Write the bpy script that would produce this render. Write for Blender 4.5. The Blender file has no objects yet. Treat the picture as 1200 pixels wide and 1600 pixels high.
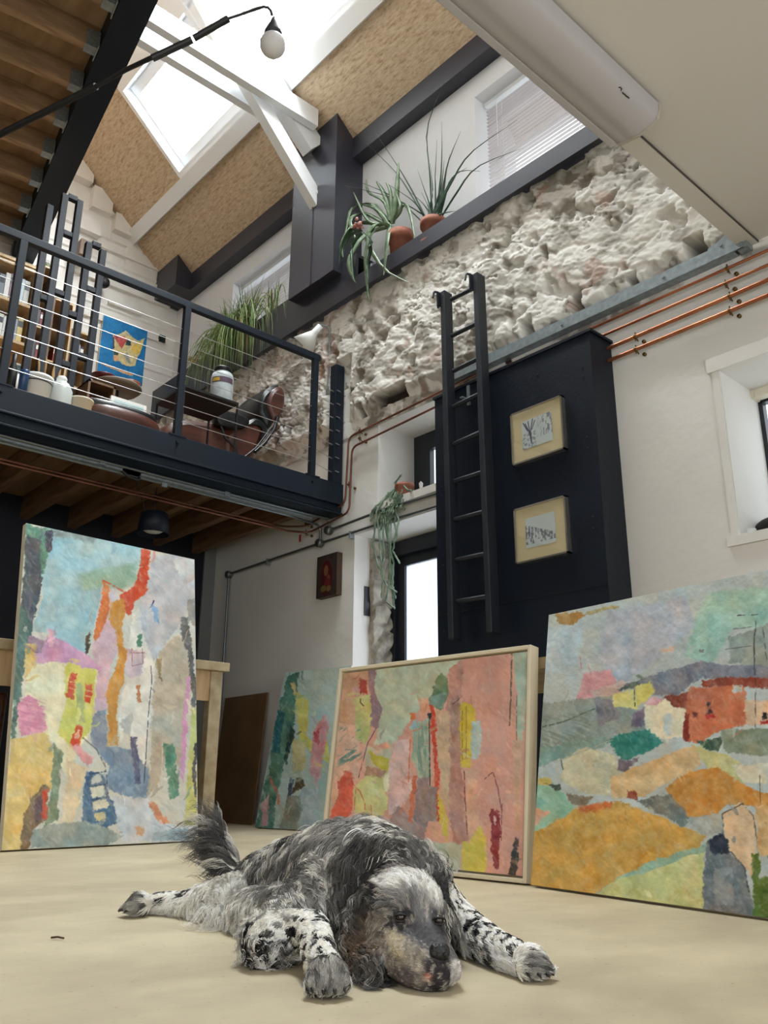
import bpy, bmesh, math, random
import numpy as np
from mathutils import Vector, Matrix, noise as mnoise

SC = bpy.context.scene
COL = SC.collection
rnd = random.Random(7)

# ------------------------------------------------------------------ camera
EYE = Vector((0, 0, 0.35))
FPX, PITCH, ROLL, YAW = 1315.45, 0.309478, 0.0066017, 0.730682
fw = Vector((math.sin(YAW)*math.cos(PITCH), math.cos(YAW)*math.cos(PITCH), math.sin(PITCH)))
rt = Vector((math.cos(YAW), -math.sin(YAW), 0)); up = rt.cross(fw)
R2 = math.cos(ROLL)*rt + math.sin(ROLL)*up
U2 = -math.sin(ROLL)*rt + math.cos(ROLL)*up
cam_data = bpy.data.cameras.new('camera')
cam = bpy.data.objects.new('camera', cam_data); COL.objects.link(cam)
cam_data.sensor_fit = 'VERTICAL'; cam_data.sensor_height = 36; cam_data.lens = FPX/1600*36
cam_data.clip_start = 0.02; cam_data.clip_end = 200
cam.matrix_world = Matrix(((R2.x, U2.x, -fw.x, 0), (R2.y, U2.y, -fw.y, 0), (R2.z, U2.z, -fw.z, 0.35), (0, 0, 0, 1)))
SC.camera = cam

# ------------------------------------------------------------------ world, light, exposure
SC.view_settings.view_transform = 'Standard'; SC.view_settings.look = 'None'
SC.view_settings.exposure = 0.14; SC.view_settings.gamma = 1.0
SC.view_settings.use_curve_mapping = False
w = bpy.data.worlds.new('sky'); SC.world = w; w.use_nodes = True
w.node_tree.nodes['Background'].inputs[0].default_value = (0.86, 0.93, 1.0, 1)
w.node_tree.nodes['Background'].inputs[1].default_value = 2.2
SC.cycles.max_bounces = 8; SC.cycles.diffuse_bounces = 5; SC.cycles.transparent_max_bounces = 16
SC.cycles.caustics_reflective = False; SC.cycles.caustics_refractive = False
SC.cycles.sample_clamp_indirect = 6

def area(name, loc, normal, sx, sy, power, color=(1, 1, 1), xdir=(0, 1, 0)):
    L = bpy.data.lights.new(name, 'AREA'); L.shape = 'RECTANGLE'; L.size = sx; L.size_y = sy
    L.energy = power; L.color = color
    o = bpy.data.objects.new(name, L); COL.objects.link(o)
    z = -Vector(normal).normalized(); x = Vector(xdir).normalized(); y = z.cross(x).normalized(); x = y.cross(z)
    o.matrix_world = Matrix(((x.x, y.x, z.x, loc[0]), (x.y, y.y, z.y, loc[1]), (x.z, y.z, z.z, loc[2]), (0, 0, 0, 1)))
    return o

def roofz(x): return 6.27 + 0.88*(4.2 - x)
RN = Vector((0.88, 0, 1)).normalized()          # outward roof normal
RS = Vector((-1, 0, 0.88)).normalized()         # up the slope
def rp(x, y, o=0.0): return Vector((x, y, roofz(x))) + RN*o
SKY_C = (0.93, 0.97, 1.0)
area('daylight_skylight_left', rp(3.16, 6.74, 0.55), -RN, 1.6, 1.4, 500, SKY_C)
area('daylight_skylight_right', rp(2.93, 4.05, 0.55), -RN, 3.2, 1.9, 1010, SKY_C)
area('fill_rear', (0.6, -3.42, 1.65), (0, 1, 0), 4.6, 2.2, 30, (1.0, 0.97, 0.93), (1, 0, 0))  # unseen fill light added behind the camera
area('fill_left', (-2.32, -1.3, 1.7), (1, 0, 0), 2.6, 2.2, 26, (1.0, 0.98, 0.95), (0, 1, 0))  # second added fill, out of view on the left

# ------------------------------------------------------------------ helpers
def ray(px, py):
    return R2*(px-600) + U2*(800-py) + fw*FPX
def on(px, py, ax, v):
    d = ray(px, py); t = (v-EYE[ax])/d[ax]; return EYE + d*t
def proj(P):                                    # (N,3) -> photo pixels
    q = np.asarray(P) - np.array(EYE)
    x = q @ np.array(R2); y = q @ np.array(U2); z = q @ np.array(fw)
    return np.stack([600+FPX*x/z, 800-FPX*y/z], 1)

def lin(c):
    return tuple(((v/255)/12.92 if v/255 <= 0.04045 else ((v/255+0.055)/1.055)**2.4) for v in c)

def link(nt, a, b): nt.links.new(a, b)
def mat(name, rgb, rough=0.6, metal=0.0, var=0.0, vscale=8.0, bump=0.0, bscale=30.0, spec=0.5, rgb2=None, coat=0.0, stretch=None, detail=4, emit=None, trans=0.0, alpha=1.0, sss=0.0):
    m = bpy.data.materials.new(name); m.use_nodes = True; nt = m.node_tree
    b = nt.nodes['Principled BSDF']; c = lin(rgb)
    b.inputs['Base Color'].default_value = (*c, 1); b.inputs['Roughness'].default_value = rough
    b.inputs['Metallic'].default_value = metal; b.inputs['Specular IOR Level'].default_value = spec
    b.inputs['Coat Weight'].default_value = coat
    if trans: b.inputs['Transmission Weight'].default_value = trans
    if emit: b.inputs['Emission Color'].default_value = (*lin(emit[0]), 1); b.inputs['Emission Strength'].default_value = emit[1]
    if var or rgb2 or bump:
        tc = nt.nodes.new('ShaderNodeTexCoord'); mp = nt.nodes.new('ShaderNodeMapping')
        link(nt, tc.outputs['Object'], mp.inputs[0])
        if stretch: mp.inputs['Scale'].default_value = stretch
    if var or rgb2:
        n = nt.nodes.new('ShaderNodeTexNoise'); n.inputs['Scale'].default_value = vscale; n.inputs['Detail'].default_value = detail
        link(nt, mp.outputs[0], n.inputs[0])
        r = nt.nodes.new('ShaderNodeValToRGB')
        r.color_ramp.elements[0].position = 0.35; r.color_ramp.elements[1].position = 0.68
        c2 = lin(rgb2) if rgb2 else tuple(v*(1-var) for v in c)
        r.color_ramp.elements[0].color = (*c2, 1); r.color_ramp.elements[1].color = (*(c if rgb2 else tuple(min(1, v*(1+var*0.5)) for v in c)), 1)
        link(nt, n.outputs[0], r.inputs[0]); link(nt, r.outputs[0], b.inputs['Base Color'])
    if bump:
        n2 = nt.nodes.new('ShaderNodeTexNoise'); n2.inputs['Scale'].default_value = bscale; n2.inputs['Detail'].default_value = 5
        link(nt, mp.outputs[0], n2.inputs[0])
        bp = nt.nodes.new('ShaderNodeBump'); bp.inputs['Strength'].default_value = bump; bp.inputs['Distance'].default_value = 0.02
        link(nt, n2.outputs[0], bp.inputs['Height']); link(nt, bp.outputs[0], b.inputs['Normal'])
    return m

def glass_mat(name, tint=(252, 253, 252), gloss=0.08, milky=0.0):
    m = bpy.data.materials.new(name); m.use_nodes = True; nt = m.node_tree
    nt.nodes.remove(nt.nodes['Principled BSDF']); out = nt.nodes['Material Output']
    tr = nt.nodes.new('ShaderNodeBsdfTransparent'); tr.inputs[0].default_value = (*lin(tint), 1)
    gl = nt.nodes.new('ShaderNodeBsdfGlossy'); gl.inputs['Roughness'].default_value = 0.03
    mx = nt.nodes.new('ShaderNodeMixShader'); mx.inputs[0].default_value = gloss
    link(nt, tr.outputs[0], mx.inputs[1]); link(nt, gl.outputs[0], mx.inputs[2])
    last = mx
    if milky:
        tl = nt.nodes.new('ShaderNodeBsdfTranslucent'); tl.inputs[0].default_value = (*lin(tint), 1)
        m2 = nt.nodes.new('ShaderNodeMixShader'); m2.inputs[0].default_value = milky
        link(nt, mx.outputs[0], m2.inputs[1]); link(nt, tl.outputs[0], m2.inputs[2]); last = m2
    link(nt, last.outputs[0], out.inputs[0]); return m

def attr_mat(name, rough=0.55, spec=0.4, bump=0.0, bscale=120, coat=0.0, attr='Col', colbump=0.0):
    m = bpy.data.materials.new(name); m.use_nodes = True; nt = m.node_tree
    b = nt.nodes['Principled BSDF']; b.inputs['Roughness'].default_value = rough; b.inputs['Specular IOR Level'].default_value = spec
    a = nt.nodes.new('ShaderNodeAttribute'); a.attribute_name = attr
    link(nt, a.outputs['Color'], b.inputs['Base Color'])
    if bump or colbump:
        bp = nt.nodes.new('ShaderNodeBump'); bp.inputs['Distance'].default_value = 0.004; bp.inputs['Strength'].default_value = bump or colbump
        if bump:
            tc = nt.nodes.new('ShaderNodeTexCoord'); n2 = nt.nodes.new('ShaderNodeTexNoise')
            n2.inputs['Scale'].default_value = bscale; n2.inputs['Detail'].default_value = 6
            link(nt, tc.outputs['Object'], n2.inputs[0])
            ad = nt.nodes.new('ShaderNodeMath'); ad.operation = 'ADD'
            link(nt, n2.outputs[0], ad.inputs[0]); link(nt, a.outputs['Fac'], ad.inputs[1]); link(nt, ad.outputs[0], bp.inputs['Height'])
        link(nt, bp.outputs[0], b.inputs['Normal'])
    return m

ORG = {}
def uname(n): return n
class MB:
    def __init__(s): s.v = []; s.f = []; s.mi = []; s.cur = 0; s.sm = []
    def add(s, vs, fs, smooth=False):
        b = len(s.v); s.v += [tuple(v) for v in vs]
        for f in fs: s.f.append(tuple(i+b for i in f)); s.mi.append(s.cur); s.sm.append(smooth)
        return s
    def box(s, a, b):
        x0, y0, z0 = a; x1, y1, z1 = b
        return s.add([(x0,y0,z0),(x1,y0,z0),(x1,y1,z0),(x0,y1,z0),(x0,y0,z1),(x1,y0,z1),(x1,y1,z1),(x0,y1,z1)],
                     [(0,3,2,1),(4,5,6,7),(0,1,5,4),(1,2,6,5),(2,3,7,6),(3,0,4,7)])
    def obox(s, o, ax, ay, az):                 # oriented box from corner o
        o, ax, ay, az = map(Vector, (o, ax, ay, az))
        p = [o, o+ax, o+ax+ay, o+ay, o+az, o+ax+az, o+ax+ay+az, o+ay+az]
        return s.add(p, [(0,3,2,1),(4,5,6,7),(0,1,5,4),(1,2,6,5),(2,3,7,6),(3,0,4,7)])
    def bar(s, p, q, w, h, upv=(0, 0, 1)):      # rectangular bar p->q
        p, q, upv = Vector(p), Vector(q), Vector(upv); d = (q-p).normalized()
        side = d.cross(upv).normalized(); u = side.cross(d).normalized()
        return s.obox(p - side*w/2 - u*h/2, q-p, side*w, u*h)
    def tube(s, pts, r, n=8, cap=True, smooth=True):
        pts = [Vector(p) for p in pts]; rs = r if isinstance(r, (list, tuple)) else [r]*len(pts)
        vs = []; fs = []; ref = None
        for i, p in enumerate(pts):
            d = (pts[min(i+1, len(pts)-1)] - pts[max(i-1, 0)])
            d = d.normalized() if d.length > 1e-9 else Vector((0, 0, 1))
            if ref is None: ref = Vector((0, 0, 1)) if abs(d.z) < 0.9 else Vector((1, 0, 0))
            a = (ref - d*ref.dot(d)); a = a.normalized() if a.length > 1e-6 else d.orthogonal().normalized()
            ref = a; b = d.cross(a)
            for k in range(n):
                t = 2*math.pi*k/n; vs.append(p + (a*math.cos(t)+b*math.sin(t))*rs[i])
        for i in range(len(pts)-1):
            for k in range(n):
                fs.append((i*n+k, i*n+(k+1) % n, (i+1)*n+(k+1) % n, (i+1)*n+k))
        s.add(vs, fs, smooth)
        if cap:
            s.add(vs[:n], [tuple(reversed(range(n)))]); s.add(vs[-n:], [tuple(range(n))])
        return s
    def lathe(s, c, prof, n=24, axis=(0, 0, 1), smooth=True):   # prof: (radius, height)
        c = Vector(c); ax = Vector(axis).normalized(); a = ax.orthogonal().normalized(); b = ax.cross(a)
        vs = []
        for r, h in prof:
            for k in range(n):
                t = 2*math.pi*k/n; vs.append(c + ax*h + (a*math.cos(t)+b*math.sin(t))*r)
        fs = [(i*n+k, i*n+(k+1) % n, (i+1)*n+(k+1) % n, (i+1)*n+k) for i in range(len(prof)-1) for k in range(n)]
        return s.add(vs, fs, smooth)
    def prism(s, poly, d):                       # poly: 3D points, extruded by d
        n = len(poly); d = Vector(d); P = [Vector(p) for p in poly]
        return s.add(P + [p+d for p in P], [tuple(reversed(range(n))), tuple(range(n, 2*n))] + [(i, (i+1) % n, n+(i+1) % n, n+i) for i in range(n)])
    def strip(s, pts, ws, side):                 # flat ribbon along pts
        vs = []; side = Vector(side)
        for p, w_ in zip(pts, ws):
            p = Vector(p); vs += [p - side*w_/2, p + side*w_/2]
        return s.add(vs, [(2*i, 2*i+1, 2*i+3, 2*i+2) for i in range(len(pts)-1)], True)
    def build(s, name, m, parent=None, **kw):
        me = bpy.data.meshes.new(name); V = np.array(s.v, dtype=float)
        if parent is not None: org = ORG[parent.name]
        else:
            lo, hi = V.min(0), V.max(0); org = Vector(((lo[0]+hi[0])/2, (lo[1]+hi[1])/2, lo[2]))
        me.from_pydata((V - np.array(org)).tolist(), [], s.f); me.validate(); me.update()
        ms = m if isinstance(m, (list, tuple)) else [m]
        for q in ms: me.materials.append(q)
        if len(me.polygons) == len(s.f):
            me.polygons.foreach_set('material_index', s.mi); me.polygons.foreach_set('use_smooth', s.sm)
        bm = bmesh.new(); bm.from_mesh(me); bmesh.ops.recalc_face_normals(bm, faces=bm.faces); bm.to_mesh(me); bm.free()
        return place(name, me, org, parent, **kw)

def place(name, data, org, parent=None, bevel=0.0, **kw):
    o = bpy.data.objects.new(name, data); COL.objects.link(o)
    if parent is not None: o.parent = parent
    else: o.location = org
    ORG[o.name] = Vector(org)
    if bevel:
        md = o.modifiers.new('bevel', 'BEVEL'); md.width = bevel; md.segments = 2; md.limit_method = 'ANGLE'
    tag(o, **kw); return o
def tag(o, label=None, cat=None, group=None, kind=None):
    if label: o['label'] = label
    if cat: o['category'] = cat
    if group: o['group'] = group
    if kind: o['kind'] = kind
def thing(name, loc, label, cat, group=None):
    o = bpy.data.objects.new(name, None); COL.objects.link(o); o.location = loc; o.empty_display_size = 0.1
    ORG[o.name] = Vector(loc); tag(o, label, cat, group); return o
def copy_tree(o, delta=(0, 0, 0), parent=None, label=None):
    c = o.copy(); COL.objects.link(c)
    if parent is not None: c.parent = parent
    else: c.location = o.location + Vector(delta)
    ORG[c.name] = ORG[o.name] + Vector(delta)
    for ch in list(o.children): copy_tree(ch, delta, c)
    if label: c['label'] = label
    return c
def grid_obj(name, P, nu, nv, col, m, parent=None, smooth=True, org=None, **kw):
    """grid mesh, P (nu*nv,3), optional linear colours per vertex"""
    P = np.asarray(P, float); me = bpy.data.meshes.new(name)
    if org is None: org = ORG[parent.name] if parent is not None else Vector(((P[:,0].min()+P[:,0].max())/2, (P[:,1].min()+P[:,1].max())/2, P[:,2].min()))
    i = (np.arange(nu-1)[:, None]*nv + np.arange(nv-1)[None, :]).ravel()
    F = np.stack([i, i+1, i+nv+1, i+nv], 1)
    me.vertices.add(len(P)); me.vertices.foreach_set('co', (P-np.array(org)).ravel())
    me.loops.add(F.size); me.loops.foreach_set('vertex_index', F.ravel())
    me.polygons.add(len(F)); me.polygons.foreach_set('loop_start', np.arange(0, F.size, 4)); me.polygons.foreach_set('loop_total', np.full(len(F), 4))
    me.update(calc_edges=True); me.polygons.foreach_set('use_smooth', np.full(len(F), smooth))
    if col is not None:
        a = me.color_attributes.new('Col', 'FLOAT_COLOR', 'POINT')
        a.data.foreach_set('color', np.concatenate([col, np.ones((len(P), 1))], 1).ravel())
    me.materials.append(m); me.validate()
    return place(name, me, org, parent, **kw)

# numpy value noise
def _h(a, b, c, seed):
    n = (a*374761393 + b*668265263 + c*2147483647 + seed*1274126177) & 0xFFFFFFFF
    n = ((n ^ (n >> 13))*1274126177) & 0xFFFFFFFF
    return ((n ^ (n >> 16)) & 0xFFFF)/65535.0
def vnoise(P, scale=1.0, seed=0):
    P = np.asarray(P, float)*scale
    if P.shape[1] == 2: P = np.concatenate([P, np.zeros((len(P), 1))], 1)
    i = np.floor(P).astype(np.int64); f = P-i; f = f*f*(3-2*f); r = 0
    for dx in (0, 1):
        for dy in (0, 1):
            for dz in (0, 1):
                wgt = (f[:,0] if dx else 1-f[:,0])*(f[:,1] if dy else 1-f[:,1])*(f[:,2] if dz else 1-f[:,2])
                r = r + wgt*_h(i[:,0]+dx, i[:,1]+dy, i[:,2]+dz, seed)
    return r
def fbm(P, scale=1.0, octs=4, seed=0):
    r = 0; a = 1; s_ = 0
    for k in range(octs): r = r + a*vnoise(P, scale*2**k, seed+k*17); s_ += a; a *= 0.5
    return r/s_
def voro(P, scale=1.0, seed=0):
    """2D voronoi: distance to border-ish (f2-f1), cell id"""
    P = np.asarray(P, float)*scale; i = np.floor(P).astype(np.int64)
    f1 = np.full(len(P), 9.); f2 = np.full(len(P), 9.); cid = np.zeros(len(P))
    for dx in (-1, 0, 1):
        for dy in (-1, 0, 1):
            cx, cy = i[:,0]+dx, i[:,1]+dy; z = np.zeros_like(cx)
            qx = cx+_h(cx, cy, z, seed); qy = cy+_h(cx, cy, z, seed+5)
            d = np.hypot(P[:,0]-qx, P[:,1]-qy); h = _h(cx, cy, z, seed+9)
            nr = d < f1; f2 = np.where(nr, f1, np.minimum(f2, d)); cid = np.where(nr, h, cid); f1 = np.where(nr, d, f1)
    return f2-f1, cid
def sstep(x, a, b):
    t = np.clip((x-a)/(b-a), 0, 1); return t*t*(3-2*t)

# ------------------------------------------------------------------ materials
M = {}
M['navy'] = mat('navy_paint', (11, 20, 33), 0.5, spec=0.3, bump=0.08, bscale=40, var=0.15, vscale=3)
M['navyflat'] = mat('navy_wall_paint', (10, 14, 28), 0.6, var=0.2, vscale=2)
M['charcoal'] = mat('charcoal_paint', (48, 49, 60), 0.35, var=0.08, vscale=3)
M['steelnavy'] = mat('navy_steel', (13, 25, 38), 0.5, spec=0.3, var=0.1, vscale=4)
M['white'] = mat('white_wall_paint', (224, 221, 216), 0.65, var=0.04, vscale=2.5, bump=0.25, bscale=9)
M['trimwhite'] = mat('white_timber_paint', (236, 238, 240), 0.4, bump=0.05, bscale=20)
M['ceilwhite'] = mat('ceiling_paint', (206, 201, 192), 0.8, var=0.02, vscale=2)
M['gablewhite'] = mat('gable_paint', (236, 233, 228), 0.65, bump=0.2, bscale=14, var=0.04)
M['frameblack'] = mat('black_window_frame', (26, 30, 38), 0.4)
M['glass'] = glass_mat('window_glass')
M['frost'] = glass_mat('frosted_glass', (250, 252, 255), milky=0.7)
M['galv'] = mat('galvanised_steel', (150, 160, 164), 0.45, 0.55, var=0.2, vscale=30)
M['copper'] = mat('copper_pipe', (196, 128, 92), 0.3, 0.85, rgb2=(150, 90, 66), vscale=2.5, stretch=(.3, 1, .3)); M['oldcopper'] = mat('old_copper_pipe', (150, 100, 82), 0.4, 0.75, rgb2=(104, 66, 52), vscale=3)
M['brass'] = mat('brass_clip', (110, 85, 50), 0.4, 0.7)
M['conduit'] = mat('steel_conduit', (120, 124, 124), 0.35, 0.8)
M['pine'] = mat('pine_wood', (206, 160, 108), 0.55, rgb2=(170, 118, 72), vscale=3, stretch=(1, 9, 9), detail=6)
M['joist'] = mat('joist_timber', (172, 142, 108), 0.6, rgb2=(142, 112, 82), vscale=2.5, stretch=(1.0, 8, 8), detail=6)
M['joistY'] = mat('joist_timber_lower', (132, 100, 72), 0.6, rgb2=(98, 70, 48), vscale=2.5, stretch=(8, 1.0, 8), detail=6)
M['deck'] = mat('deck_board', (168, 140, 108), 0.6, rgb2=(140, 112, 82), vscale=2.5, stretch=(4, 1, 4))
M['birch'] = mat('birch_plywood', (214, 186, 146), 0.5, rgb2=(192, 160, 118), vscale=4, stretch=(6, 6, 1))
M['oldwood'] = mat('worn_painted_wood', (186, 170, 138), 0.6, rgb2=(160, 140, 106), vscale=12, stretch=(1, 1, 1))
M['terracotta'] = mat('terracotta', (160, 100, 80), 0.75, rgb2=(138, 82, 64), vscale=18)
M['black'] = mat('black_metal', (20, 21, 24), 0.4)
M['rubber'] = mat('black_plastic', (16, 16, 18), 0.55)
M['leather'] = mat('brown_shell_veneer', (92, 54, 44), 0.35, rgb2=(66, 36, 30), vscale=3, stretch=(1, 6, 6))
M['blackleather'] = mat('black_leather', (18, 20, 24), 0.35, bump=0.1, bscale=80)
M['greyplastic'] = mat('grey_projector_casing', (176, 172, 172), 0.4)
M['creamplastic'] = mat('cream_plastic', (214, 206, 186), 0.45)
M['steelwire'] = mat('stainless_wire', (190, 190, 190), 0.3, 0.9)
M['canvasedge'] = mat('canvas_edge', (226, 218, 200), 0.75, var=0.08, vscale=20)
M['mount'] = mat('cream_mount_board', (216, 198, 158), 0.8)
M['silver'] = mat('silver_frame', (200, 196, 188), 0.25, 0.9)
M['floatframe'] = mat('cream_floating_frame', (222, 210, 184), 0.45, var=0.05, vscale=10)
M['paper'] = mat('white_paper', (238, 236, 230), 0.7)
M['opal'] = mat('opal_glass_globe', (205, 202, 202), 0.3, spec=0.4)
M['whitegloss'] = mat('white_enamel', (236, 238, 236), 0.3)
M['soil'] = mat('soil', (52, 40, 30), 0.9)

def cork_mat():
    m = bpy.data.materials.new('cork_board'); m.use_nodes = True; nt = m.node_tree; b = nt.nodes['Principled BSDF']
    b.inputs['Roughness'].default_value = 0.8; b.inputs['Specular IOR Level'].default_value = 0.2
    tc = nt.nodes.new('ShaderNodeTexCoord'); mp = nt.nodes.new('ShaderNodeMapping'); mp.inputs['Scale'].default_value = (5, 1.3, 5)
    link(nt, tc.outputs['Object'], mp.inputs[0])
    n = nt.nodes.new('ShaderNodeTexNoise'); n.inputs['Scale'].default_value = 9; n.inputs['Detail'].default_value = 8; n.inputs['Roughness'].default_value = 0.75
    link(nt, mp.outputs[0], n.inputs[0])
    r = nt.nodes.new('ShaderNodeValToRGB'); e = r.color_ramp.elements
    e[0].position = 0.34; e[0].color = (*lin((150, 126, 102)), 1); e[1].position = 0.62; e[1].color = (*lin((208, 190, 164)), 1)
    k = e.new(0.46); k.color = (*lin((190, 166, 138)), 1)
    link(nt, n.outputs[0], r.inputs[0]); link(nt, r.outputs[0], b.inputs['Base Color'])
    bp = nt.nodes.new('ShaderNodeBump'); bp.inputs['Strength'].default_value = 0.5; bp.inputs['Distance'].default_value = 0.006
    link(nt, n.outputs[0], bp.inputs['Height']); link(nt, bp.outputs[0], b.inputs['Normal']); return m
M['cork'] = cork_mat(); M['shadegap'] = mat('dark_joint', (70, 66, 60), .9)

def floor_mat():
    m = bpy.data.materials.new('sealed_screed'); m.use_nodes = True; nt = m.node_tree; b = nt.nodes['Principled BSDF']
    b.inputs['Specular IOR Level'].default_value = 0.35
    tc = nt.nodes.new('ShaderNodeTexCoord')
    n = nt.nodes.new('ShaderNodeTexNoise'); n.inputs['Scale'].default_value = 1.7; n.inputs['Detail'].default_value = 7; n.inputs['Roughness'].default_value = 0.62
    mp = nt.nodes.new('ShaderNodeMapping'); mp.inputs['Rotation'].default_value = (0, 0, 0.7); mp.inputs['Scale'].default_value = (1.2, 1.7, 1)
    link(nt, tc.outputs['Object'], mp.inputs[0]); link(nt, mp.outputs[0], n.inputs[0])
    r = nt.nodes.new('ShaderNodeValToRGB'); e = r.color_ramp.elements
    e[0].position = 0.33; e[0].color = (*lin((166, 153, 128)), 1); e[1].position = 0.68; e[1].color = (*lin((198, 185, 156)), 1)
    link(nt, n.outputs[0], r.inputs[0])
    n2 = nt.nodes.new('ShaderNodeTexNoise'); n2.inputs['Scale'].default_value = 60; n2.inputs['Detail'].default_value = 3
    link(nt, tc.outputs['Object'], n2.inputs[0])
    r2 = nt.nodes.new('ShaderNodeValToRGB'); r2.color_ramp.elements[0].position = 0.27; r2.color_ramp.elements[0].color = (0.45, 0.4, 0.33, 1); r2.color_ramp.elements[1].position = 0.34; r2.color_ramp.elements[1].color = (1, 1, 1, 1)
    link(nt, n2.outputs[0], r2.inputs[0])
    mx = nt.nodes.new('ShaderNodeMix'); mx.data_type = 'RGBA'; mx.blend_type = 'MULTIPLY'; mx.inputs[0].default_value = 0.5
    link(nt, r.outputs[0], mx.inputs[6]); link(nt, r2.outputs[0], mx.inputs[7]); link(nt, mx.outputs[2], b.inputs['Base Color'])
    rr = nt.nodes.new('ShaderNodeMapRange'); rr.inputs[3].default_value = 0.42; rr.inputs[4].default_value = 0.62
    link(nt, n.outputs[0], rr.inputs[0]); link(nt, rr.outputs[0], b.inputs['Roughness'])
    bp = nt.nodes.new('ShaderNodeBump'); bp.inputs['Strength'].default_value = 0.06; bp.inputs['Distance'].default_value = 0.01
    link(nt, n2.outputs[0], bp.inputs['Height']); link(nt, bp.outputs[0], b.inputs['Normal']); return m
M['floor'] = floor_mat()

# ================================================================== STRUCTURE
S = dict(kind='structure')
MB().box((-2.4, -3.5, -0.2), (5.4, 9.2, 0)).build('floor', M['floor'], **S)
WX = 4.25
# right wall, lower plastered storey, with door_1, window_1 and window_2 openings
b = MB()
Y0, Y1 = -3.5, 9.0
b.box((WX, 5.10, 0), (4.78, Y1, 3.27))
b.box((WX, 3.70, 2.27), (4.78, 5.10, 2.46)); b.box((WX, 4.82, 2.46), (4.78, 5.10, 3.27)); b.box((WX, 3.70, 3.16), (4.78, 4.82, 3.27))
b.box((WX, 1.92, 0), (4.78, 3.70, 3.27))
b.box((WX, 0.95, 0), (4.78, 1.92, 1.60)); b.box((WX, 0.95, 2.56), (4.78, 1.92, 3.27))
b.box((WX, Y0, 0), (4.78, 0.95, 3.27))
b.build('wall_right', M['white'], **S)
# board trims round window_1
b = MB(); b.box((WX-0.022, 0.80, 2.56), (WX, 1.985, 2.645)); b.build('trim_1', M['white'], **S)
b = MB(); b.box((WX-0.02, 0.80, 1.545), (WX+0.3, 1.99, 1.60)); b.build('trim_2', M['white'], **S)
b = MB(); b.box((WX-0.012, 1.925, 1.60), (WX, 1.965, 2.56)); b.build('trim_3', M['white'], **S)

# window_1
wr = thing('window_1', (4.72, 1.40, 1.60), None, None); wr['kind'] = 'structure'
b = MB()
for a_, c_ in (((4.70, 1.895, 1.60), (4.75, 1.92, 2.56)), ((4.70, 0.95, 1.60), (4.75, 1.01, 2.56)), ((4.70, 0.95, 2.50), (4.75, 1.92, 2.56)), ((4.70, 0.95, 1.60), (4.75, 1.92, 1.66))): b.box(a_, c_)
b.build('frame', M['frameblack'], wr)
b = MB()
for k in range(9): b.box((4.705, 1.01+0.094*k, 1.66), (4.712, 1.018+0.094*k, 2.50))
for k in range(12): b.box((4.70, 1.01, 1.70+0.068*k), (4.708, 1.86, 1.708+0.068*k))
b.build('security_grille', M['whitegloss'], wr)
MB().box((4.728, 1.0, 1.64), (4.734, 1.88, 2.52)).build('pane', M['glass'], wr)

# window_2 (small, beside the cabinet) and door_1 (glazed, below it)
w2 = thing('window_2', (4.70, 4.2, 2.46), None, None); w2['kind'] = 'structure'
b = MB()
b.box((4.66, 4.74, 2.47), (4.74, 4.82, 3.16)); b.box((4.66, 3.70, 2.47), (4.74, 3.78, 3.16)); b.box((4.66, 3.78, 3.08), (4.74, 4.74, 3.16)); b.box((4.66, 3.78, 2.47), (4.74, 4.74, 2.55))
b.box((4.65, 4.62, 2.55), (4.70, 4.74, 3.08)); b.box((4.65, 4.28, 2.55), (4.70, 4.36, 3.08)); b.box((4.65, 4.36, 3.00), (4.70, 4.62, 3.08)); b.box((4.65, 4.36, 2.55), (4.70, 4.62, 2.62))
b.build('frame', M['frameblack'], w2)
MB().box((4.69, 3.78, 2.55), (4.70, 4.74, 3.08)).build('pane', M['glass'], w2)
d1 = thing('door_1', (4.70, 4.5, 0), None, None); d1['kind'] = 'structure'
b = MB(); b.box((4.62, 5.02, 0), (4.74, 5.095, 2.26)); b.box((4.62, 3.72, 0), (4.74, 3.80, 2.26)); b.box((4.62, 3.72, 2.14), (4.74, 5.095, 2.26)); b.box((4.60, 3.70, 2.135), (4.625, 5.10, 2.165))
b.build('frame', M['frameblack'], d1)
b = MB(); b.box((4.65, 4.93, 0.02), (4.70, 5.02, 2.14)); b.box((4.65, 3.80, 0.02), (4.70, 3.88, 2.14)); b.box((4.65, 3.88, 2.05), (4.70, 4.93, 2.14)); b.box((4.65, 3.88, 0.02), (4.70, 4.93, 0.22))
b.build('door_leaf', M['frameblack'], d1)
MB().box((4.672, 3.86, 0.2), (4.680, 4.95, 2.07)).build('pane', M['frost'], d1)
# exposed stone strip and notch in the door jamb
M['jambstone'] = mat('jamb_stone', (196, 188, 172), 0.85, rgb2=(128, 120, 108), vscale=10, bump=0.6, bscale=18)
aa, zz_ = np.meshgrid(np.linspace(0, 1, 26), np.linspace(0, 2.24, 220), indexing='ij'); aa = aa.ravel(); zz_ = zz_.ravel()
qq = np.stack([aa*.18, zz_], 1); ev_, _c = voro(qq+.03*fbm(qq, 12, 3, 4)[:, None], 5.5, 3)
yy_ = 5.085-0.045*sstep(ev_, 0, .25)*(.4+.6*_c)-.02*fbm(qq, 30, 3, 2); xx_ = 4.43+aa*.19-.03*fbm(qq*np.array([0, 1]), 6, 2, 9)*(1-aa); yy_ = np.where(aa < .01, 5.104, yy_)
grid_obj('trim_4', np.stack([xx_, yy_, zz_], 1), 26, 220, None, M['jambstone'], **S)
MB().box((4.36, 5.092, 1.62), (4.42, 5.104, 1.86)).build('trim_5', M['frameblack'], **S)
# white window board under window_2
MB().box((WX-0.035, 3.72, 2.40), (4.66, 4.90, 2.462)).build('trim_6', M['white'], **S)

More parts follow.
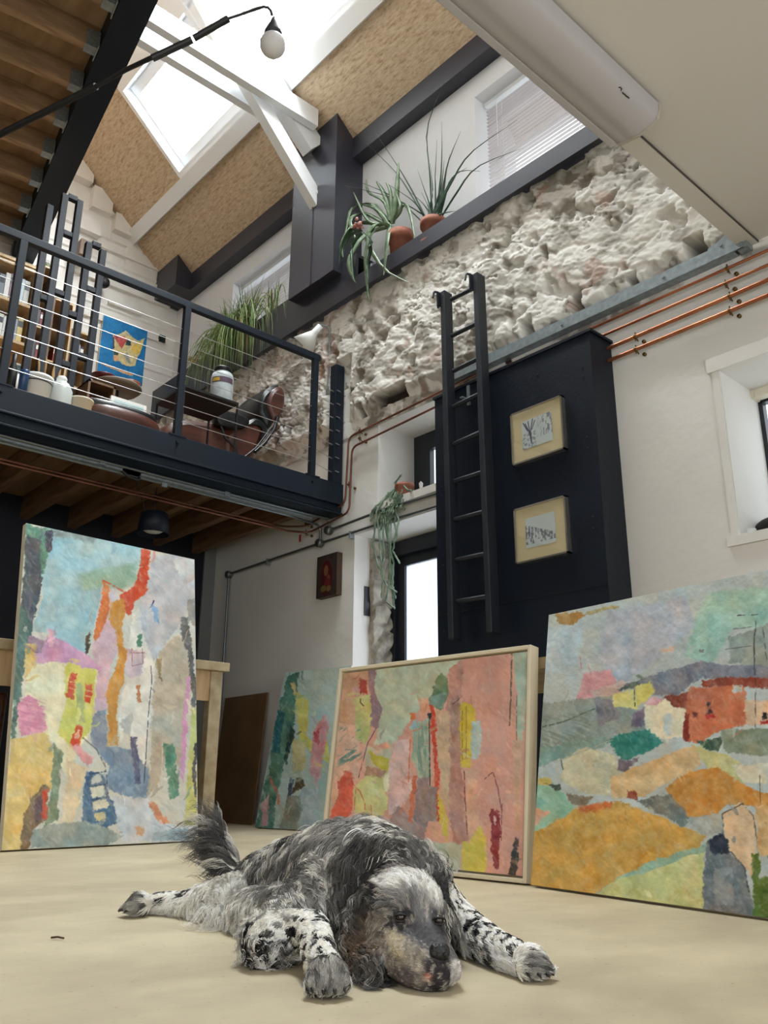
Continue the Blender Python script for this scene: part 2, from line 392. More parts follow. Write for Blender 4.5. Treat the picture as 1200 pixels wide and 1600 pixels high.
# unseen rear and left walls with openings added for fill, and low flat ceiling near the camera
b = MB(); b.box((-2.4, -3.5, 0), (5.4, -3.3, 0.45)); b.box((-2.4, -3.5, 2.85), (5.4, -3.3, 3.27)); b.box((-2.4, -3.5, 0.45), (-1.75, -3.3, 2.85)); b.box((2.95, -3.5, 0.45), (5.4, -3.3, 2.85))
b.build('wall_rear', M['white'], **S)
b = MB(); b.box((-2.4, -3.5, 0), (-2.2, -2.65, 9)); b.box((-2.4, 0.05, 0), (-2.2, 9.2, 9)); b.box((-2.4, -2.65, 0), (-2.2, 0.05, 0.5)); b.box((-2.4, -2.65, 2.85), (-2.2, 0.05, 9))
b.build('wall_left', M['white'], **S)
MB().box((-2.2, -3.5, 3.25), (WX, 1.62, 3.45)).build('ceiling_low', M['ceilwhite'], **S)
MB().box((-2.2, 1.605, 3.235), (WX, 1.70, 3.47)).build('trim_7', M['ceilwhite'], **S)
MB().box((-2.2, 1.6025, 3.2345), (WX, 1.6052, 3.30)).build('trim_17', M['shadegap'], **S)
MB().box((-2.2, 1.45, 3.45), (5.4, 1.60, 11)).build('wall_front', M['white'], **S)

# upper storey wall, set back behind the dark ledge, with two blind windows
XW = 4.33
b = MB()
b.box((XW, 1.5, 4.45), (4.85, 3.73, 4.72)) ; b.box((XW, 1.5, 5.82), (4.85, 3.73, 6.6)); b.box((XW, 3.73, 4.45), (4.85, 6.1, 6.6)); b.box((XW, 6.1, 4.45), (4.85, 7.46, 4.75)); b.box((XW, 6.1, 5.80), (4.85, 7.46, 6.6))
b.box((XW, 7.46, 4.45), (4.85, 9.0, 6.6)); b.box((XW, 1.5, 4.45), (4.85, 1.9, 6.6))
M['upperwhite'] = mat('upper_wall_paint', (228, 228, 230), 0.6, bump=0.05, bscale=9)
b.build('wall_right_upper', M['upperwhite'], **S)
def blind_window(name, y0, y1, z0, z1, label_):
    t = thing(name, (4.6, (y0+y1)/2, z0), None, None); t['kind'] = 'structure'
    b = MB(); x0, x1 = 4.62, 4.68
    b.box((x0, y0, z0), (x1, y0+0.06, z1)); b.box((x0, y1-0.06, z0), (x1, y1, z1)); b.box((x0, y0, z1-0.06), (x1, y1, z1)); b.box((x0, y0, z0), (x1, y1, z0+0.06))
    b.box((x0, (y0+y1)/2-0.03, z0), (x1, (y0+y1)/2+0.03, z1)); b.box((x0, y0, z0+(z1-z0)*0.55), (x1, y1, z0+(z1-z0)*0.55+0.05))
    b.build('frame', M['trimwhite'], t)
    MB().box((4.652, y0+.05, z0+.05), (4.656, y1-.05, z1-.05)).build('pane', M['glass'], t)
    bl = thing('venetian_blind', (4.5, (y0+y1)/2, z0), label_, 'blind', 'venetian blinds')
    MB().box((4.43, y0+0.02, z1-0.055), (4.47, y1-0.02, z1-0.015)).build('headrail', M['trimwhite'], bl, bevel=0.004)
    b = MB(); n = int((z1-z0-0.1)/0.037); st = 0
    for k in range(n):
        zc = z0+0.03+k*0.037
        b.add([(4.438, y0+0.03, zc+0.003), (4.438, y1-0.03, zc+0.003), (4.461, y1-0.03, zc-0.003), (4.461, y0+0.03, zc-0.003)], [(0, 1, 2, 3)])
    b.build('slats', M['blind'], bl)
    for yy in (y0+0.2, (y0+y1)/2, y1-0.2): MB().tube([(4.436, yy, z0+0.02), (4.436, yy, z1-0.03)], 0.0015, 4).build('ladder_cord', M['trimwhite'], bl)
    b = MB()
    b.tube([(4.42, y1-0.16, z1-0.04), (4.415, y1-0.16, z0+0.55)], 0.003, 5)
    b.build('pull_cord', M['trimwhite'], bl)
M['blind'] = bpy.data.materials.new('blind_slat'); M['blind'].use_nodes = True
nt = M['blind'].node_tree; pb = nt.nodes['Principled BSDF']; pb.inputs['Base Color'].default_value = (0.66, 0.63, 0.63, 1); pb.inputs['Roughness'].default_value = 0.5
tl = nt.nodes.new('ShaderNodeBsdfTranslucent'); tl.inputs[0].default_value = (0.72, 0.66, 0.66, 1); ms = nt.nodes.new('ShaderNodeMixShader'); ms.inputs[0].default_value = 0.62
link(nt, pb.outputs[0], ms.inputs[1]); link(nt, tl.outputs[0], ms.inputs[2]); link(nt, ms.outputs[0], nt.nodes['Material Output'].inputs[0])
blind_window('window_3', 1.9, 3.73, 4.72, 5.82, 'half-closed white venetian blind in the upper window right of the potted plants')
blind_window('window_4', 6.1, 7.46, 4.75, 5.80, 'white venetian blind in the upper window behind the grassy spider plant')
# dark timber: wall plate, fascia ledge, post casing
b = MB(); b.box((4.2, 1.55, 6.035), (XW+0.02, 8.79, 6.27)); b.build('trim_8', M['charcoal'], **S)
b = MB(); b.box((4.0, 5.17, 4.71), (4.25, 5.85, 4.93)); b.box((4.0, 5.17, 4.93), (XW, 5.85, 6.05)); b.prism([(4.0, 5.17, 6.05), (XW, 5.17, 6.05), (XW, 5.17, roofz(XW)), (4.0, 5.17, roofz(4.0))], (0, 0.68, 0))
b.box((3.992, 5.50, 4.72), (4.0, 5.515, 5.75))
b.build('trim_9', M['charcoal'], **S)
b = MB(); b.box((4.0, 8.25, 6.035), (4.2, 8.79, roofz(4.0)+0.1)); b.build('trim_10', M['charcoal'], **S)
b = MB(); b.box((4.10, 1.6, 4.43), (4.13, 4.97, 4.587)); b.box((4.13, 1.6, 4.46), (XW, 4.97, 4.50)); b.build('trim_11', M['charcoal'], **S)
b = MB(); b.box((4.10, 4.97, 4.43), (4.13, 8.79, 4.83)); b.box((4.13, 4.97, 4.46), (XW, 8.79, 4.50)); b.box((4.13, 4.97, 4.80), (XW, 8.79, 4.83)); b.build('trim_12', M['charcoal'], **S)

# roof: cork lower band and far bay, white boarding above, skylight openings
def rbox(b, x0, x1, y0, y1, o0, o1):
    P = [rp(x0, y0, o0), rp(x1, y0, o0), rp(x1, y1, o0), rp(x0, y1, o0), rp(x0, y0, o1), rp(x1, y0, o1), rp(x1, y1, o1), rp(x0, y1, o1)]
    b.add(P, [(0,3,2,1),(4,5,6,7),(0,1,5,4),(1,2,6,5),(2,3,7,6),(3,0,4,7)])
b = MB(); rbox(b, 3.57, 4.9, 1.55, 9.0, 0, 0.12); rbox(b, 1.0, 3.57, 7.45, 9.0, 0, 0.12)
b.build('ceiling_cork', M['cork'], **S)
b = MB(); rbox(b, 1.0, 2.25, 1.55, 7.45, 0, 0.12); rbox(b, 2.25, 2.78, 5.42, 7.45, 0, 0.12); rbox(b, 2.2, 3.6, 5.50, 6.02, 0, 0.12); rbox(b, 2.2, 3.6, 1.55, 2.55, 0, 0.12)
b.build('ceiling_boarding', M['trimwhite'], **S)
b = MB(); z1 = roofz(1.0); b.obox((1.0, 1.55, z1), (-3.4, 0, -3.4*0.88), (0, 7.6, 0), (0, 0, 0.12)); b.build('ceiling_far_slope', M['ceilwhite'], **S)
def skylight(name, x0, x1, y0, y1, mull=()):
    t = thing(name, rp((x0+x1)/2, (y0+y1)/2), None, None); t['kind'] = 'structure'
    b = MB(); w_ = 0.05
    rbox(b, x0-w_, x0, y0-w_, y1+w_, -0.02, 0.32); rbox(b, x1, x1+w_, y0-w_, y1+w_, -0.02, 0.32); rbox(b, x0, x1, y0-w_, y0, -0.02, 0.32); rbox(b, x0, x1, y1, y1+w_, -0.02, 0.32)
    b.build('lining', M['trimwhite'], t)
    b = MB(); w_ = 0.085
    rbox(b, x0, x0+w_, y0, y1, 0.10, 0.16); rbox(b, x1-w_, x1, y0, y1, 0.10, 0.16); rbox(b, x0, x1, y0, y0+w_, 0.10, 0.16); rbox(b, x0, x1, y1-w_, y1, 0.10, 0.16)
    for ym in mull: rbox(b, x0, x1, ym-0.03, ym+0.03, 0.10, 0.16)
    b.build('sash', M['trimwhite'], t)
    b = MB(); rbox(b, x0+0.03, x1-0.03, y0+0.03, y1-0.03, 0.13, 0.134); b.build('pane', M['glass'], t)
skylight('window_5', 2.78, 3.52, 6.07, 7.40)
skylight('window_6', 2.3, 3.52, 2.6, 5.44, (4.0,))
b = MB(); rbox(b, 3.57, 3.685, 1.6, 8.8, -0.07, 0.0); b.build('trim_13', M['trimwhite'], **S)

# far gable wall with stepped white boards and courses
GY = 8.8
nu, nv = 300, 300
xs = np.linspace(1.2, 4.5, nu); zs = np.linspace(2.7, 8.9, nv)
X, Z = np.meshgrid(xs, zs, indexing='ij'); X = X.ravel(); Z = Z.ravel()
Q = np.stack([X, Z], 1); dep = np.zeros(len(X))
row = np.floor(Z/0.30); off = (row % 2)*0.21
cx = np.floor((X+off)/0.42); hh = _h(cx.astype(np.int64), row.astype(np.int64), np.zeros(len(X), dtype=np.int64), 3)
blk = 0.035*hh*sstep(Z, 6.2, 6.5)
fz = (Z/0.30) % 1; course = 0.025*(1-sstep(fz, 0.0, 0.16))*(Z > 4.9)
dep = blk + course*0.6 + 0.012*fbm(Q, 3, 3, 5)
grid_obj('wall_far', np.stack([X, GY-dep, Z], 1), nu, nv, None, M['gablewhite'], smooth=False, kind='structure')
b = MB()
for (x0, x1, z0, z1, d) in ((3.42, 3.84, 5.76, 5.80, 0.05), (3.0, 4.2, 6.22, 6.26, 0.05), (2.9, 4.2, 6.0, 6.03, 0.05), (3.2, 4.2, 6.45, 6.48, 0.06), (3.35, 3.85, 6.72, 6.96, 0.13), (3.05, 3.3, 6.9, 7.2, 0.12), (2.8, 3.02, 7.2, 7.5, 0.14), (2.95, 3.2, 6.55, 6.75, 0.11), (2.6, 4.2, 5.5, 5.53, 0.04)):
    b.box((x0, GY-d, z0), (x1, GY+0.02, z1))
b.build('trim_14', M['gablewhite'], **S)
MB().box((-2.2, GY-0.02, 0), (1.21, GY+0.15, 9.0)).build('wall_far_plain', M['gablewhite'], **S)
# navy wall under the mezzanine
MB().box((-2.2, 7.30, 0), (4.12, 7.45, 2.76)).build('wall_back_lower', M['navyflat'], **S)
M['shadegrey'] = mat('grey_plaster', (120, 122, 122), 0.7, var=0.05)
MB().box((4.12, 7.28, 0), (WX, 7.45, 2.76)).build('trim_15', M['shadegrey'], **S)

# rough stone band of the right wall
ny, nz = 760, 150
ys = np.linspace(1.55, 8.8, ny); zs = np.linspace(3.16, 4.455, nz)
Y, Z = np.meshgrid(ys, zs, indexing='ij'); Y = Y.ravel(); Z = Z.ravel()
Q = np.stack([Y, Z], 1)
Wq = Q + 0.10*np.stack([fbm(Q, 4, 3, 1)-.5, fbm(Q, 4, 3, 2)-.5], 1)*2
Wq = Q + 0.28*np.stack([fbm(Q, 3, 4, 1)-.5, fbm(Q, 3, 4, 2)-.5], 1)*2
e1, c1 = voro(Wq*np.array([1, 1.45]), 2.6, 4); e2, c2 = voro(Wq*np.array([1, 1.3]), 6.0, 8)
rid = 1-np.abs(2*fbm(Q, 7, 4, 21)-1)
Qa = Q @ np.array([[0.93, -0.36], [0.36, 0.93]])*np.array([1.0, 2.1])
dep = 0.014*sstep(e1, 0.0, 0.25)*c1 + 0.006*sstep(e2, 0, 0.4)*c2 + 0.026*(fbm(Qa, 3.0, 5, 11)-0.5) + 0.013*(1-np.abs(2*fbm(Qa, 10, 4, 21)-1)-0.6)*sstep(fbm(Q, 2.2, 2, 88), .35, .6) + 0.010*(fbm(Qa, 34, 3, 14)-0.5) - 0.026*(1-sstep(np.abs(fbm(Qa, 4.5, 4, 91)-.5), 0, .014))*sstep(fbm(Q, 3, 2, 92), .42, .6)
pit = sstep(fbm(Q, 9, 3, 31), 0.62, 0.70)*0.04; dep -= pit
lay = 0.10*np.maximum(0, 0.55-np.abs(0))*0
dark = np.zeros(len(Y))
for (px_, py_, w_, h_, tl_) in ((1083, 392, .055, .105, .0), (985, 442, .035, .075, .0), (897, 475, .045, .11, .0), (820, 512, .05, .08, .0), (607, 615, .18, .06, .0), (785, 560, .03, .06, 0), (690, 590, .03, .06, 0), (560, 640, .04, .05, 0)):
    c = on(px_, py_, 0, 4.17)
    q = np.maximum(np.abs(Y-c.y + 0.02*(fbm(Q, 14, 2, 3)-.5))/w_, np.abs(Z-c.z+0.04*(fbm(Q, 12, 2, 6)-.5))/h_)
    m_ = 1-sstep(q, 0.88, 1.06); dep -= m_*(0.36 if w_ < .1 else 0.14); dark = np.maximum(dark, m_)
dep -= (dep > 0.05)*(dep-0.05)*0.6; dep -= (0.055+np.maximum(dep, 0))*(1-sstep(np.abs(Y-5.29), .10, .2))*(Z < 3.92)
edge = sstep(Z, 3.26, 3.36)
Xs = WX - 0.01 - (dep+0.055)*edge
grey_mix = sstep(fbm(Q, 3.2, 5, 41), 0.52, 0.70)*0.35 + pit*7 + 0.6*sstep(0.46-fbm(Qa, 7, 5, 61), 0.02, 0.10) + .7*(1-sstep(np.abs(fbm(Qa, 4.5, 4, 91)-.5), 0, .014))*sstep(fbm(Q, 3, 2, 92), .42, .6)  # grey patches, with pits and cracks darkened in the colour
stn = sstep(e1, .05, .35)*(c1 > .72)*sstep(fbm(Q, 7, 4, 71), .42, .56)*.75; grey_mix = np.clip(grey_mix+stn, 0, 1)
base = np.array(lin((232, 229, 223)))[None]*(0.90+0.2*fbm(Q, 3, 3, 77))[:, None]
dk = np.array(lin((140, 132, 122)))[None]; rd = np.array(lin((168, 122, 104)))[None]
Cc = base*(1-grey_mix[:, None]) + dk*grey_mix[:, None]
rs = (sstep(fbm(Q, 4.0, 4, 55), 0.66, 0.74)*0.45)[:, None]; Cc = Cc*(1-rs)+rd*rs
Cc = Cc*(1-dark[:, None])+np.array(lin((62, 54, 46)))[None]*dark[:, None]  # pocket insides coloured dark, standing in for the shade of their depth
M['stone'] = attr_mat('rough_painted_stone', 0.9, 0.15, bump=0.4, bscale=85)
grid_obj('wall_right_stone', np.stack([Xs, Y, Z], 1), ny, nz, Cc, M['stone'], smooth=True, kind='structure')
MB().box((WX+0.45, 1.5, 3.28), (4.85, 9.0, 4.25)).build('wall_right_stone_core', M['jambstone'], **S)
# ================================================================== MEZZANINE
# deck, edge beam and joists (fixed building work)
YM = 5.25; ZT = 2.745
b = MB(); b.box((-2.2, YM, 2.715), (WX-0.02, YM+0.30, ZT)); b.box((-2.2, YM+0.095, 2.565), (WX-0.01, YM+0.105, 2.715)); b.box((-2.2, YM, 2.475), (WX-0.01, YM+0.02, ZT-0.002))
b = MB()
b.box((-2.2, YM+0.02, 2.50), (WX-0.01, YM+0.03, ZT)); b.box((-2.2, YM, 2.56), (WX-0.01, YM+0.02, ZT)); b.box((-2.2, YM-0.012, 2.555), (WX-0.01, YM+0.16, 2.57)); b.box((-2.2, YM-0.0, 2.475), (WX-0.01, YM+0.16, 2.49))
b.build('mezzanine_edge_beam', M['steelnavy'], bevel=0.003, **S)
MB().box((-2.2, YM+0.03, 2.70), (WX, 8.79, ZT)).build('mezzanine_deck', M['deck'], **S)
jm = None
for k in range(15):
    x = -1.9 + k*0.42
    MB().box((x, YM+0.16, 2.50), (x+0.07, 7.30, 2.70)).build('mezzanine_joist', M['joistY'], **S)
MB().box((-2.15, YM+0.17, 2.44), (4.05, YM+0.215, 2.485)).build('trim_16', M['galv'], **S)
# upper platform over the left side: rotated beam, joists, hangers, boards
bd = Vector((0.139, 0.990, 0)).normalized(); bp_ = Vector((-bd.y, bd.x, 0))   # along beam, perpendicular (to the left)
B0 = Vector((1.95, 4.74, 5.9)) - bd*3.0
Lb = 7.15
b = MB(); b.obox(B0, bd*Lb, bp_*0.235, (0, 0, 0.26))
b.build('upper_platform_beam', M['steelnavy'], **S)
b = MB(); b.obox(B0+bp_*0.235+Vector((0, 0, 0.235)), bd*Lb, bp_*4.2, (0, 0, 0.03)); b.build('upper_platform_boards', M['deck'], **S)
for k in range(15):
    s_ = 0.35+0.482*k
    o = B0 + bd*s_ + bp_*0.24
    b = MB(); b.obox(o+Vector((0, 0, 0.03)), bd*0.075, bp_*3.9, (0, 0, 0.20)); b.build('upper_platform_joist', M['joist'], **S)
    b = MB(); b.obox(o+Vector((0, 0, 0.015))-bd*0.008, bd*0.091, bp_*0.10, (0, 0, 0.012)); b.obox(o-bd*0.008+Vector((0, 0, 0.02)), bd*0.006, bp_*0.10, (0, 0, 0.16)); b.obox(o+bd*0.077+Vector((0, 0, 0.02)), bd*0.006, bp_*0.10, (0, 0, 0.16)); b.obox(o-bd*0.05+bp_*0.002+Vector((0, 0, 0.0)), bd*0.175, bp_*0.008, (0, 0, 0.14))
    tag(b.build('joist_hanger', M['galv']), 'galvanised joist hanger on the navy beam of the upper platform', 'bracket', 'joist hangers along the upper beam')

# railing
rl = thing('cable_railing', (2.7, YM+0.06, ZT), 'navy steel railing with steel cables along the mezzanine edge', 'railing')
ZR = 3.86
b = MB(); b.box((-2.2, YM, ZR-0.045), (3.955, YM+0.05, ZR+0.01)); b.build('handrail', M['steelnavy'], rl, bevel=0.003)
for x in (0.18, 1.43, 2.675, 3.915):
    MB().box((x-0.025, YM, ZT), (x+0.025, YM+0.045, ZR-0.045)).build('post', M['steelnavy'], rl, bevel=0.002)
    b = MB(); b.box((x-0.07, YM-0.005, ZT-0.002), (x+0.07, YM+0.09, ZT+0.008)); b.tube([(x, YM-0.016, ZT-0.05), (x, YM+0.0, ZT-0.05)], 0.012, 8); b.build('base_plate', M['steelnavy'], rl)
for k in range(7):
    z = ZT+0.13+k*0.125
    b = MB(); b.tube([(-2.2, YM+0.022, z), (3.94, YM+0.022, z)], 0.0028, 6); b.tube([(3.94, YM+0.022, z), (4.0, YM+0.03, z-0.01), (4.13, YM+0.03, z-0.035)], 0.0028, 6)
    b.tube([(4.10, YM+0.03, z-0.03), (4.17, YM+0.03, z-0.04)], 0.006, 6)
    b.build('cable', M['steelwire'], rl)
ep = thing('steel_post', (4.2, YM+0.05, ZT), 'short navy square steel post beside the stone wall at the railing end', 'post')
MB().box((4.13, YM, ZT), (4.225, YM+0.08, 3.85)).build('shaft', M['steelnavy'], ep, bevel=0.003)
for k in range(7): MB().tube([(4.14, YM-0.006, ZT+0.10+k*0.125), (4.18, YM-0.006, ZT+0.095+k*0.125)], 0.005, 6).build('eye_bolt', M['steelwire'], ep)

# roof truss members
b = MB(); b.box((0.2, 5.34, 6.34), (3.90, 5.42, 6.54)); b.build('truss_tie', M['trimwhite'], **S)
b = MB(); b.box((0.2, 5.62, 6.40), (3.98, 5.70, 6.60)); b.build('truss_tie', M['trimwhite'], **S)
def sl(x, o): return rp(x, 0, o)
b = MB(); a0 = rp(4.10, 5.43, -0.30); b.prism([a0, rp(4.10, 5.43, -0.08), rp(1.0, 5.43, -0.08), rp(1.0, 5.43, -0.30)], (0, 0.14, 0)); b.build('truss_rafter', M['trimwhite'], **S)
b = MB(); b.bar((4.10, 5.50, 5.56), (3.12, 5.50, 6.58), 0.10, 0.15, (1, 0, 1)); b.tube([(4.0, 5.45, 5.70), (4.0, 5.44, 5.70)], 0.02, 8); b.build('truss_strut', M['trimwhite'], **S)
b = MB(); b.bar((3.05, 5.5, 6.62), (2.2, 5.5, 7.65), 0.08, 0.12, (1, 0, 1)); b.build('truss_strut', M['trimwhite'], **S)

# galvanised channel along the foot of the stone
gc = thing('steel_channel', (4.2, 2.7, 3.2), 'long galvanised steel channel at the foot of the rough stone above the copper pipes', 'beam')
b = MB(); b.box((4.17, 1.72, 3.205), (4.178, 3.93, 3.282)); b.box((4.178, 1.72, 3.205), (4.25, 3.93, 3.212)); b.box((4.178, 1.72, 3.274), (4.25, 3.93, 3.282))
for y in (2.15, 2.9, 3.6): b.tube([(4.162, y, 3.245), (4.17, y, 3.245)], 0.008, 8)
b.build('channel', M['galv'], gc)
b = MB(); b.prism([(4.16, 1.86, 3.20), (4.16, 1.66, 3.20), (4.16, 1.66, 3.30), (4.16, 1.73, 3.335), (4.16, 1.80, 3.30), (4.16, 1.86, 3.285)], (0.012, 0, 0)); b.box((4.165, 1.64, 3.20), (4.25, 1.70, 3.30)); 
b.tube([(4.152, 1.70, 3.25), (4.16, 1.70, 3.25)], 0.009, 8); b.tube([(4.152, 1.78, 3.27), (4.16, 1.78, 3.27)], 0.009, 8)
b.build('end_bracket', M['galv'], gc)

# copper pipes: four along the right wall, two carry on left round the mezzanine end
def pipe_thing(path, r, label, clips, group='copper pipes', m='copper'):
    old = 'bending' in label
    t = thing('copper_pipe' if m == 'copper' else 'conduit', path[0], label, 'pipe', group)
    MB().tube(path, r, 10).build('tube', M['oldcopper' if old else m], t)
    for c in clips:
        b = MB(); c = Vector(c); b.tube([c+Vector((0.03, 0, -0.02)), c+Vector((-0.002, 0, -0.001))], 0.004, 6); b.tube([c-Vector((0, 0.006, 0)), c+Vector((0, 0.006, 0))], r+0.004, 10); b.tube([c+Vector((0, 0, -0.028)), c+Vector((0, 0, 0.028))], 0.004, 6)
        b.lathe(c+Vector((0.035, -0.03, -0.03)), [(0.0, 0), (0.012, 0), (0.012, 0.02), (0, 0.02)], 8, (1, 0, 0))
        b.build('clip', M['brass'], t)
def wall_pt(px, py, x=4.20): return on(px, py, 0, x)
P1 = [(4.20, -1.0, 3.155), (4.20, 3.6, 3.155)]
pipe_thing([(4.2, -1.0, 3.125), (4.2, 3.9, 3.145)], 0.009, 'thin dull copper pipe directly under the galvanised channel, topmost of the four', [(4.2, 1.78, 3.135)])
pipe_thing([(4.2, -1.0, 3.03), (4.2, 3.9, 3.065)], 0.009, 'thin copper pipe on the right wall, second below the channel', [(4.2, 1.80, 3.045)])
q3a, q3b = wall_pt(956, 542), wall_pt(1200, 437); q4a, q4b = wall_pt(957, 561), wall_pt(1200, 461)
def ext(a, b_, t): return a+(b_-a)*t
for (a, b_, lab) in ((q3a, q3b, 'thick bright copper pipe on the right wall, third below the channel'), (q4a, q4b, 'lowest thick bright copper pipe on the right wall above the deep window')):
    pipe_thing([ext(a, b_, 4.5), ext(a, b_, -0.3)], 0.0125, lab, [ext(a, b_, 0.78), ext(a, b_, 0.17)])
# left-hand pair: along the wall, down beside the post, under the mezzanine
zt = wall_pt(545, 688).z
def bend(pts, r=0.06, n=5):
    out = [Vector(pts[0])]
    for i in range(1, len(pts)-1):
        a, c, d = Vector(pts[i-1]), Vector(pts[i]), Vector(pts[i+1]); u = (a-c).normalized(); v = (d-c).normalized()
        rr = min(r, (a-c).length*0.45, (d-c).length*0.45)
        for k in range(n+1):
            t = k/n; out.append((c+u*rr)*(1-t)**2 + c*2*t*(1-t) + (c+v*rr)*t*t)
    out.append(Vector(pts[-1])); return out
A1 = wall_pt(690, 612); A1c = wall_pt(545, 683); A1d = wall_pt(541, 786)
pipe_thing(bend([(4.2, 3.6, A1.z+0.02), (4.2, A1c.y, A1c.z), (4.2, A1c.y+0.03, A1d.z), (4.2, 5.72, 2.47), (4.0, 5.78, 2.44), (-2.15, 5.66, 2.40)], 0.07), 0.009, 'dull copper pipe bending down beside the steel post, the outer one of two', [wall_pt(562, 673), wall_pt(478, 818)], 'copper pipes bending down by the post')
B1 = wall_pt(690, 632); B1c = wall_pt(550, 699); B1d = wall_pt(546, 800)
pipe_thing(bend([(4.2, 3.6, B1.z+0.02), (4.2, B1c.y, B1c.z), (4.2, B1c.y+0.02, B1d.z), (4.2, 5.66, 2.40), (4.0, 5.70, 2.385), (-2.15, 5.56, 2.34)], 0.07), 0.009, 'dull copper pipe bending down beside the steel post, the inner one of two', [wall_pt(562, 685), wall_pt(478, 832), wall_pt(545, 757)], 'copper pipes bending down by the post')
# steel conduits with round boxes
def cpt(px, py): return on(px, py, 0, 4.215)
c1 = [cpt(677, 793), cpt(600, 816), cpt(500, 849), cpt(440, 869), cpt(358, 897)]
z1 = c1[2].z
def conduit(path, label, boxes, clips):
    t = thing('conduit', path[0], label, 'conduit', None); MB().tube(path, 0.011, 10).build('tube', M['conduit'], t)
    for q in boxes: MB().lathe(Vector(q)+Vector((-0.03, 0, 0)), [(0.0, 0), (0.034, 0), (0.036, 0.008), (0.036, 0.045), (0, 0.045)], 16, (1, 0, 0)).build('junction_box', M['conduit'], t)
    for q in clips:
        q = Vector(q); MB().box((q.x-0.014, q.y-0.008, q.z-0.03), (q.x+0.03, q.y+0.008, q.z+0.03)).build('clip', M['galv'], t)
yv = c1[-1].y
conduit([(4.215, 3.95, c1[0].z+0.0)] + c1[:-1] + bend([c1[3], (4.215, yv, c1[-1].z), (4.215, yv, 0.9)], 0.02)[1:], 'grey steel conduit running the full wall under the window board down to the dark corner', [cpt(500, 849), cpt(358, 898)], [cpt(548, 836), cpt(418, 878)])
c2 = [cpt(600, 792), cpt(514, 829)]
conduit([(4.215, 3.95, cpt(677, 768).z-0.03), cpt(600, 796)-Vector((0, 0, 0.0)), c2[1]], 'short grey steel conduit ending in a round box under the mezzanine end', [c2[1]], [])
b0 = cpt(514, 829); b1 = cpt(500, 849)
conduit(bend([b0+Vector((0, 0, 0.02)), (4.215, b0.y, 2.47), (4.10, b0.y, 2.465), (-2.15, 5.42, 2.465)], 0.09), 'steel conduit bending from the wall along under the mezzanine edge beam, upper one', [], [(3.2, 5.40, 2.47), (2.2, 5.41, 2.47)])
conduit(bend([b1+Vector((0, 0, 0.02)), (4.215, b1.y, 2.44), (4.08, b1.y, 2.44), (3.9, 5.48, 2.44), (-2.15, 5.46, 2.44)], 0.09), 'steel conduit bending from the wall along under the mezzanine edge beam, lower one', [], [(2.7, 5.46, 2.44)])

# projector screen on the low ceiling
ps = thing('projector_screen', (1.5, 1.52, 3.12), 'long grey roll-up projector screen casing fixed along the low ceiling edge', 'projector screen')
zc = 3.235
sec = [(1.66, zc), (1.665, 3.175), (1.645, 3.150), (1.60, 3.142), (1.555, 3.135), (1.50, 3.143), (1.455, 3.165), (1.44, 3.20), (1.437, zc)]
fs_ = []
for i in range(1, len(sec)-2):
    p0_, p1_, p2_, p3_ = [np.array(sec[j]) for j in (i-1, i, i+1, i+2)]
    for k in range(6): t = k/6; fs_.append(tuple(0.5*((2*p1_)+(p2_-p0_)*t+(2*p0_-5*p1_+4*p2_-p3_)*t*t+(3*p1_-p0_-3*p2_+p3_)*t**3)))
sec = [sec[0]]+fs_+[sec[-2], sec[-1]]
b = MB(); nn_ = len(sec); b.add([(0.2, y, z) for y, z in sec]+[(2.91, y, z) for y, z in sec], [(i, i+1, nn_+i+1, nn_+i) for i in range(nn_-1)], True); b.add([(2.91, y, z) for y, z in sec], [tuple(range(nn_))]); b.build('casing', M['greyplastic'], ps)
b = MB(); b.prism([(2.91, y, z) for y, z in [(1.668, zc), (1.672, 3.17), (1.648, 3.143), (1.55, 3.129), (1.50, 3.137), (1.450, 3.160), (1.434, 3.20), (1.432, zc)]], (0.014, 0, 0)); b.tube([(2.941, 1.62, 3.16), (2.944, 1.62, 3.16)], 0.006, 8); b.tube([(2.941, 1.54, 3.155), (2.944, 1.54, 3.155)], 0.006, 8)
b.build('end_cap', mat('beige_cap', (176, 168, 156), .5), ps)
b = MB(); b.box((0.2, 1.655, 3.150), (2.91, 1.69, 3.172)); b.build('bottom_bar', M['greyplastic'], ps, bevel=0.004)
# small maker's mark: a swoosh and an illegible script word
b = MB()
mk = [on(px, py, 2, 3.141) for px, py in ((967, 141), (970, 141.5), (972, 144), (970.5, 146))]
mk2 = [on(px, py, 2, 3.1395) for px, py in ((973, 148.5), (975, 151), (976.5, 151.5), (978, 153.5), (980, 155), (981.5, 156), (983.5, 158))]
def proj_under(P):                               # drop to the casing's lower faces
    y = P.y; ys_ = [q[0] for q in sec]; zs_ = [q[1] for q in sec]
    for i in range(len(sec)-1):
        if min(ys_[i], ys_[i+1]) <= y <= max(ys_[i], ys_[i+1]) and ys_[i] != ys_[i+1]:
            t = (y-ys_[i])/(ys_[i+1]-ys_[i]); return Vector((P.x, y, zs_[i]+t*(zs_[i+1]-zs_[i])-0.0015))
    return P
b.tube([proj_under(p) for p in mk], 0.0022, 5); b.tube([proj_under(p) for p in mk2], 0.0026, 5)
b.build('maker_mark', M['rubber'], ps)

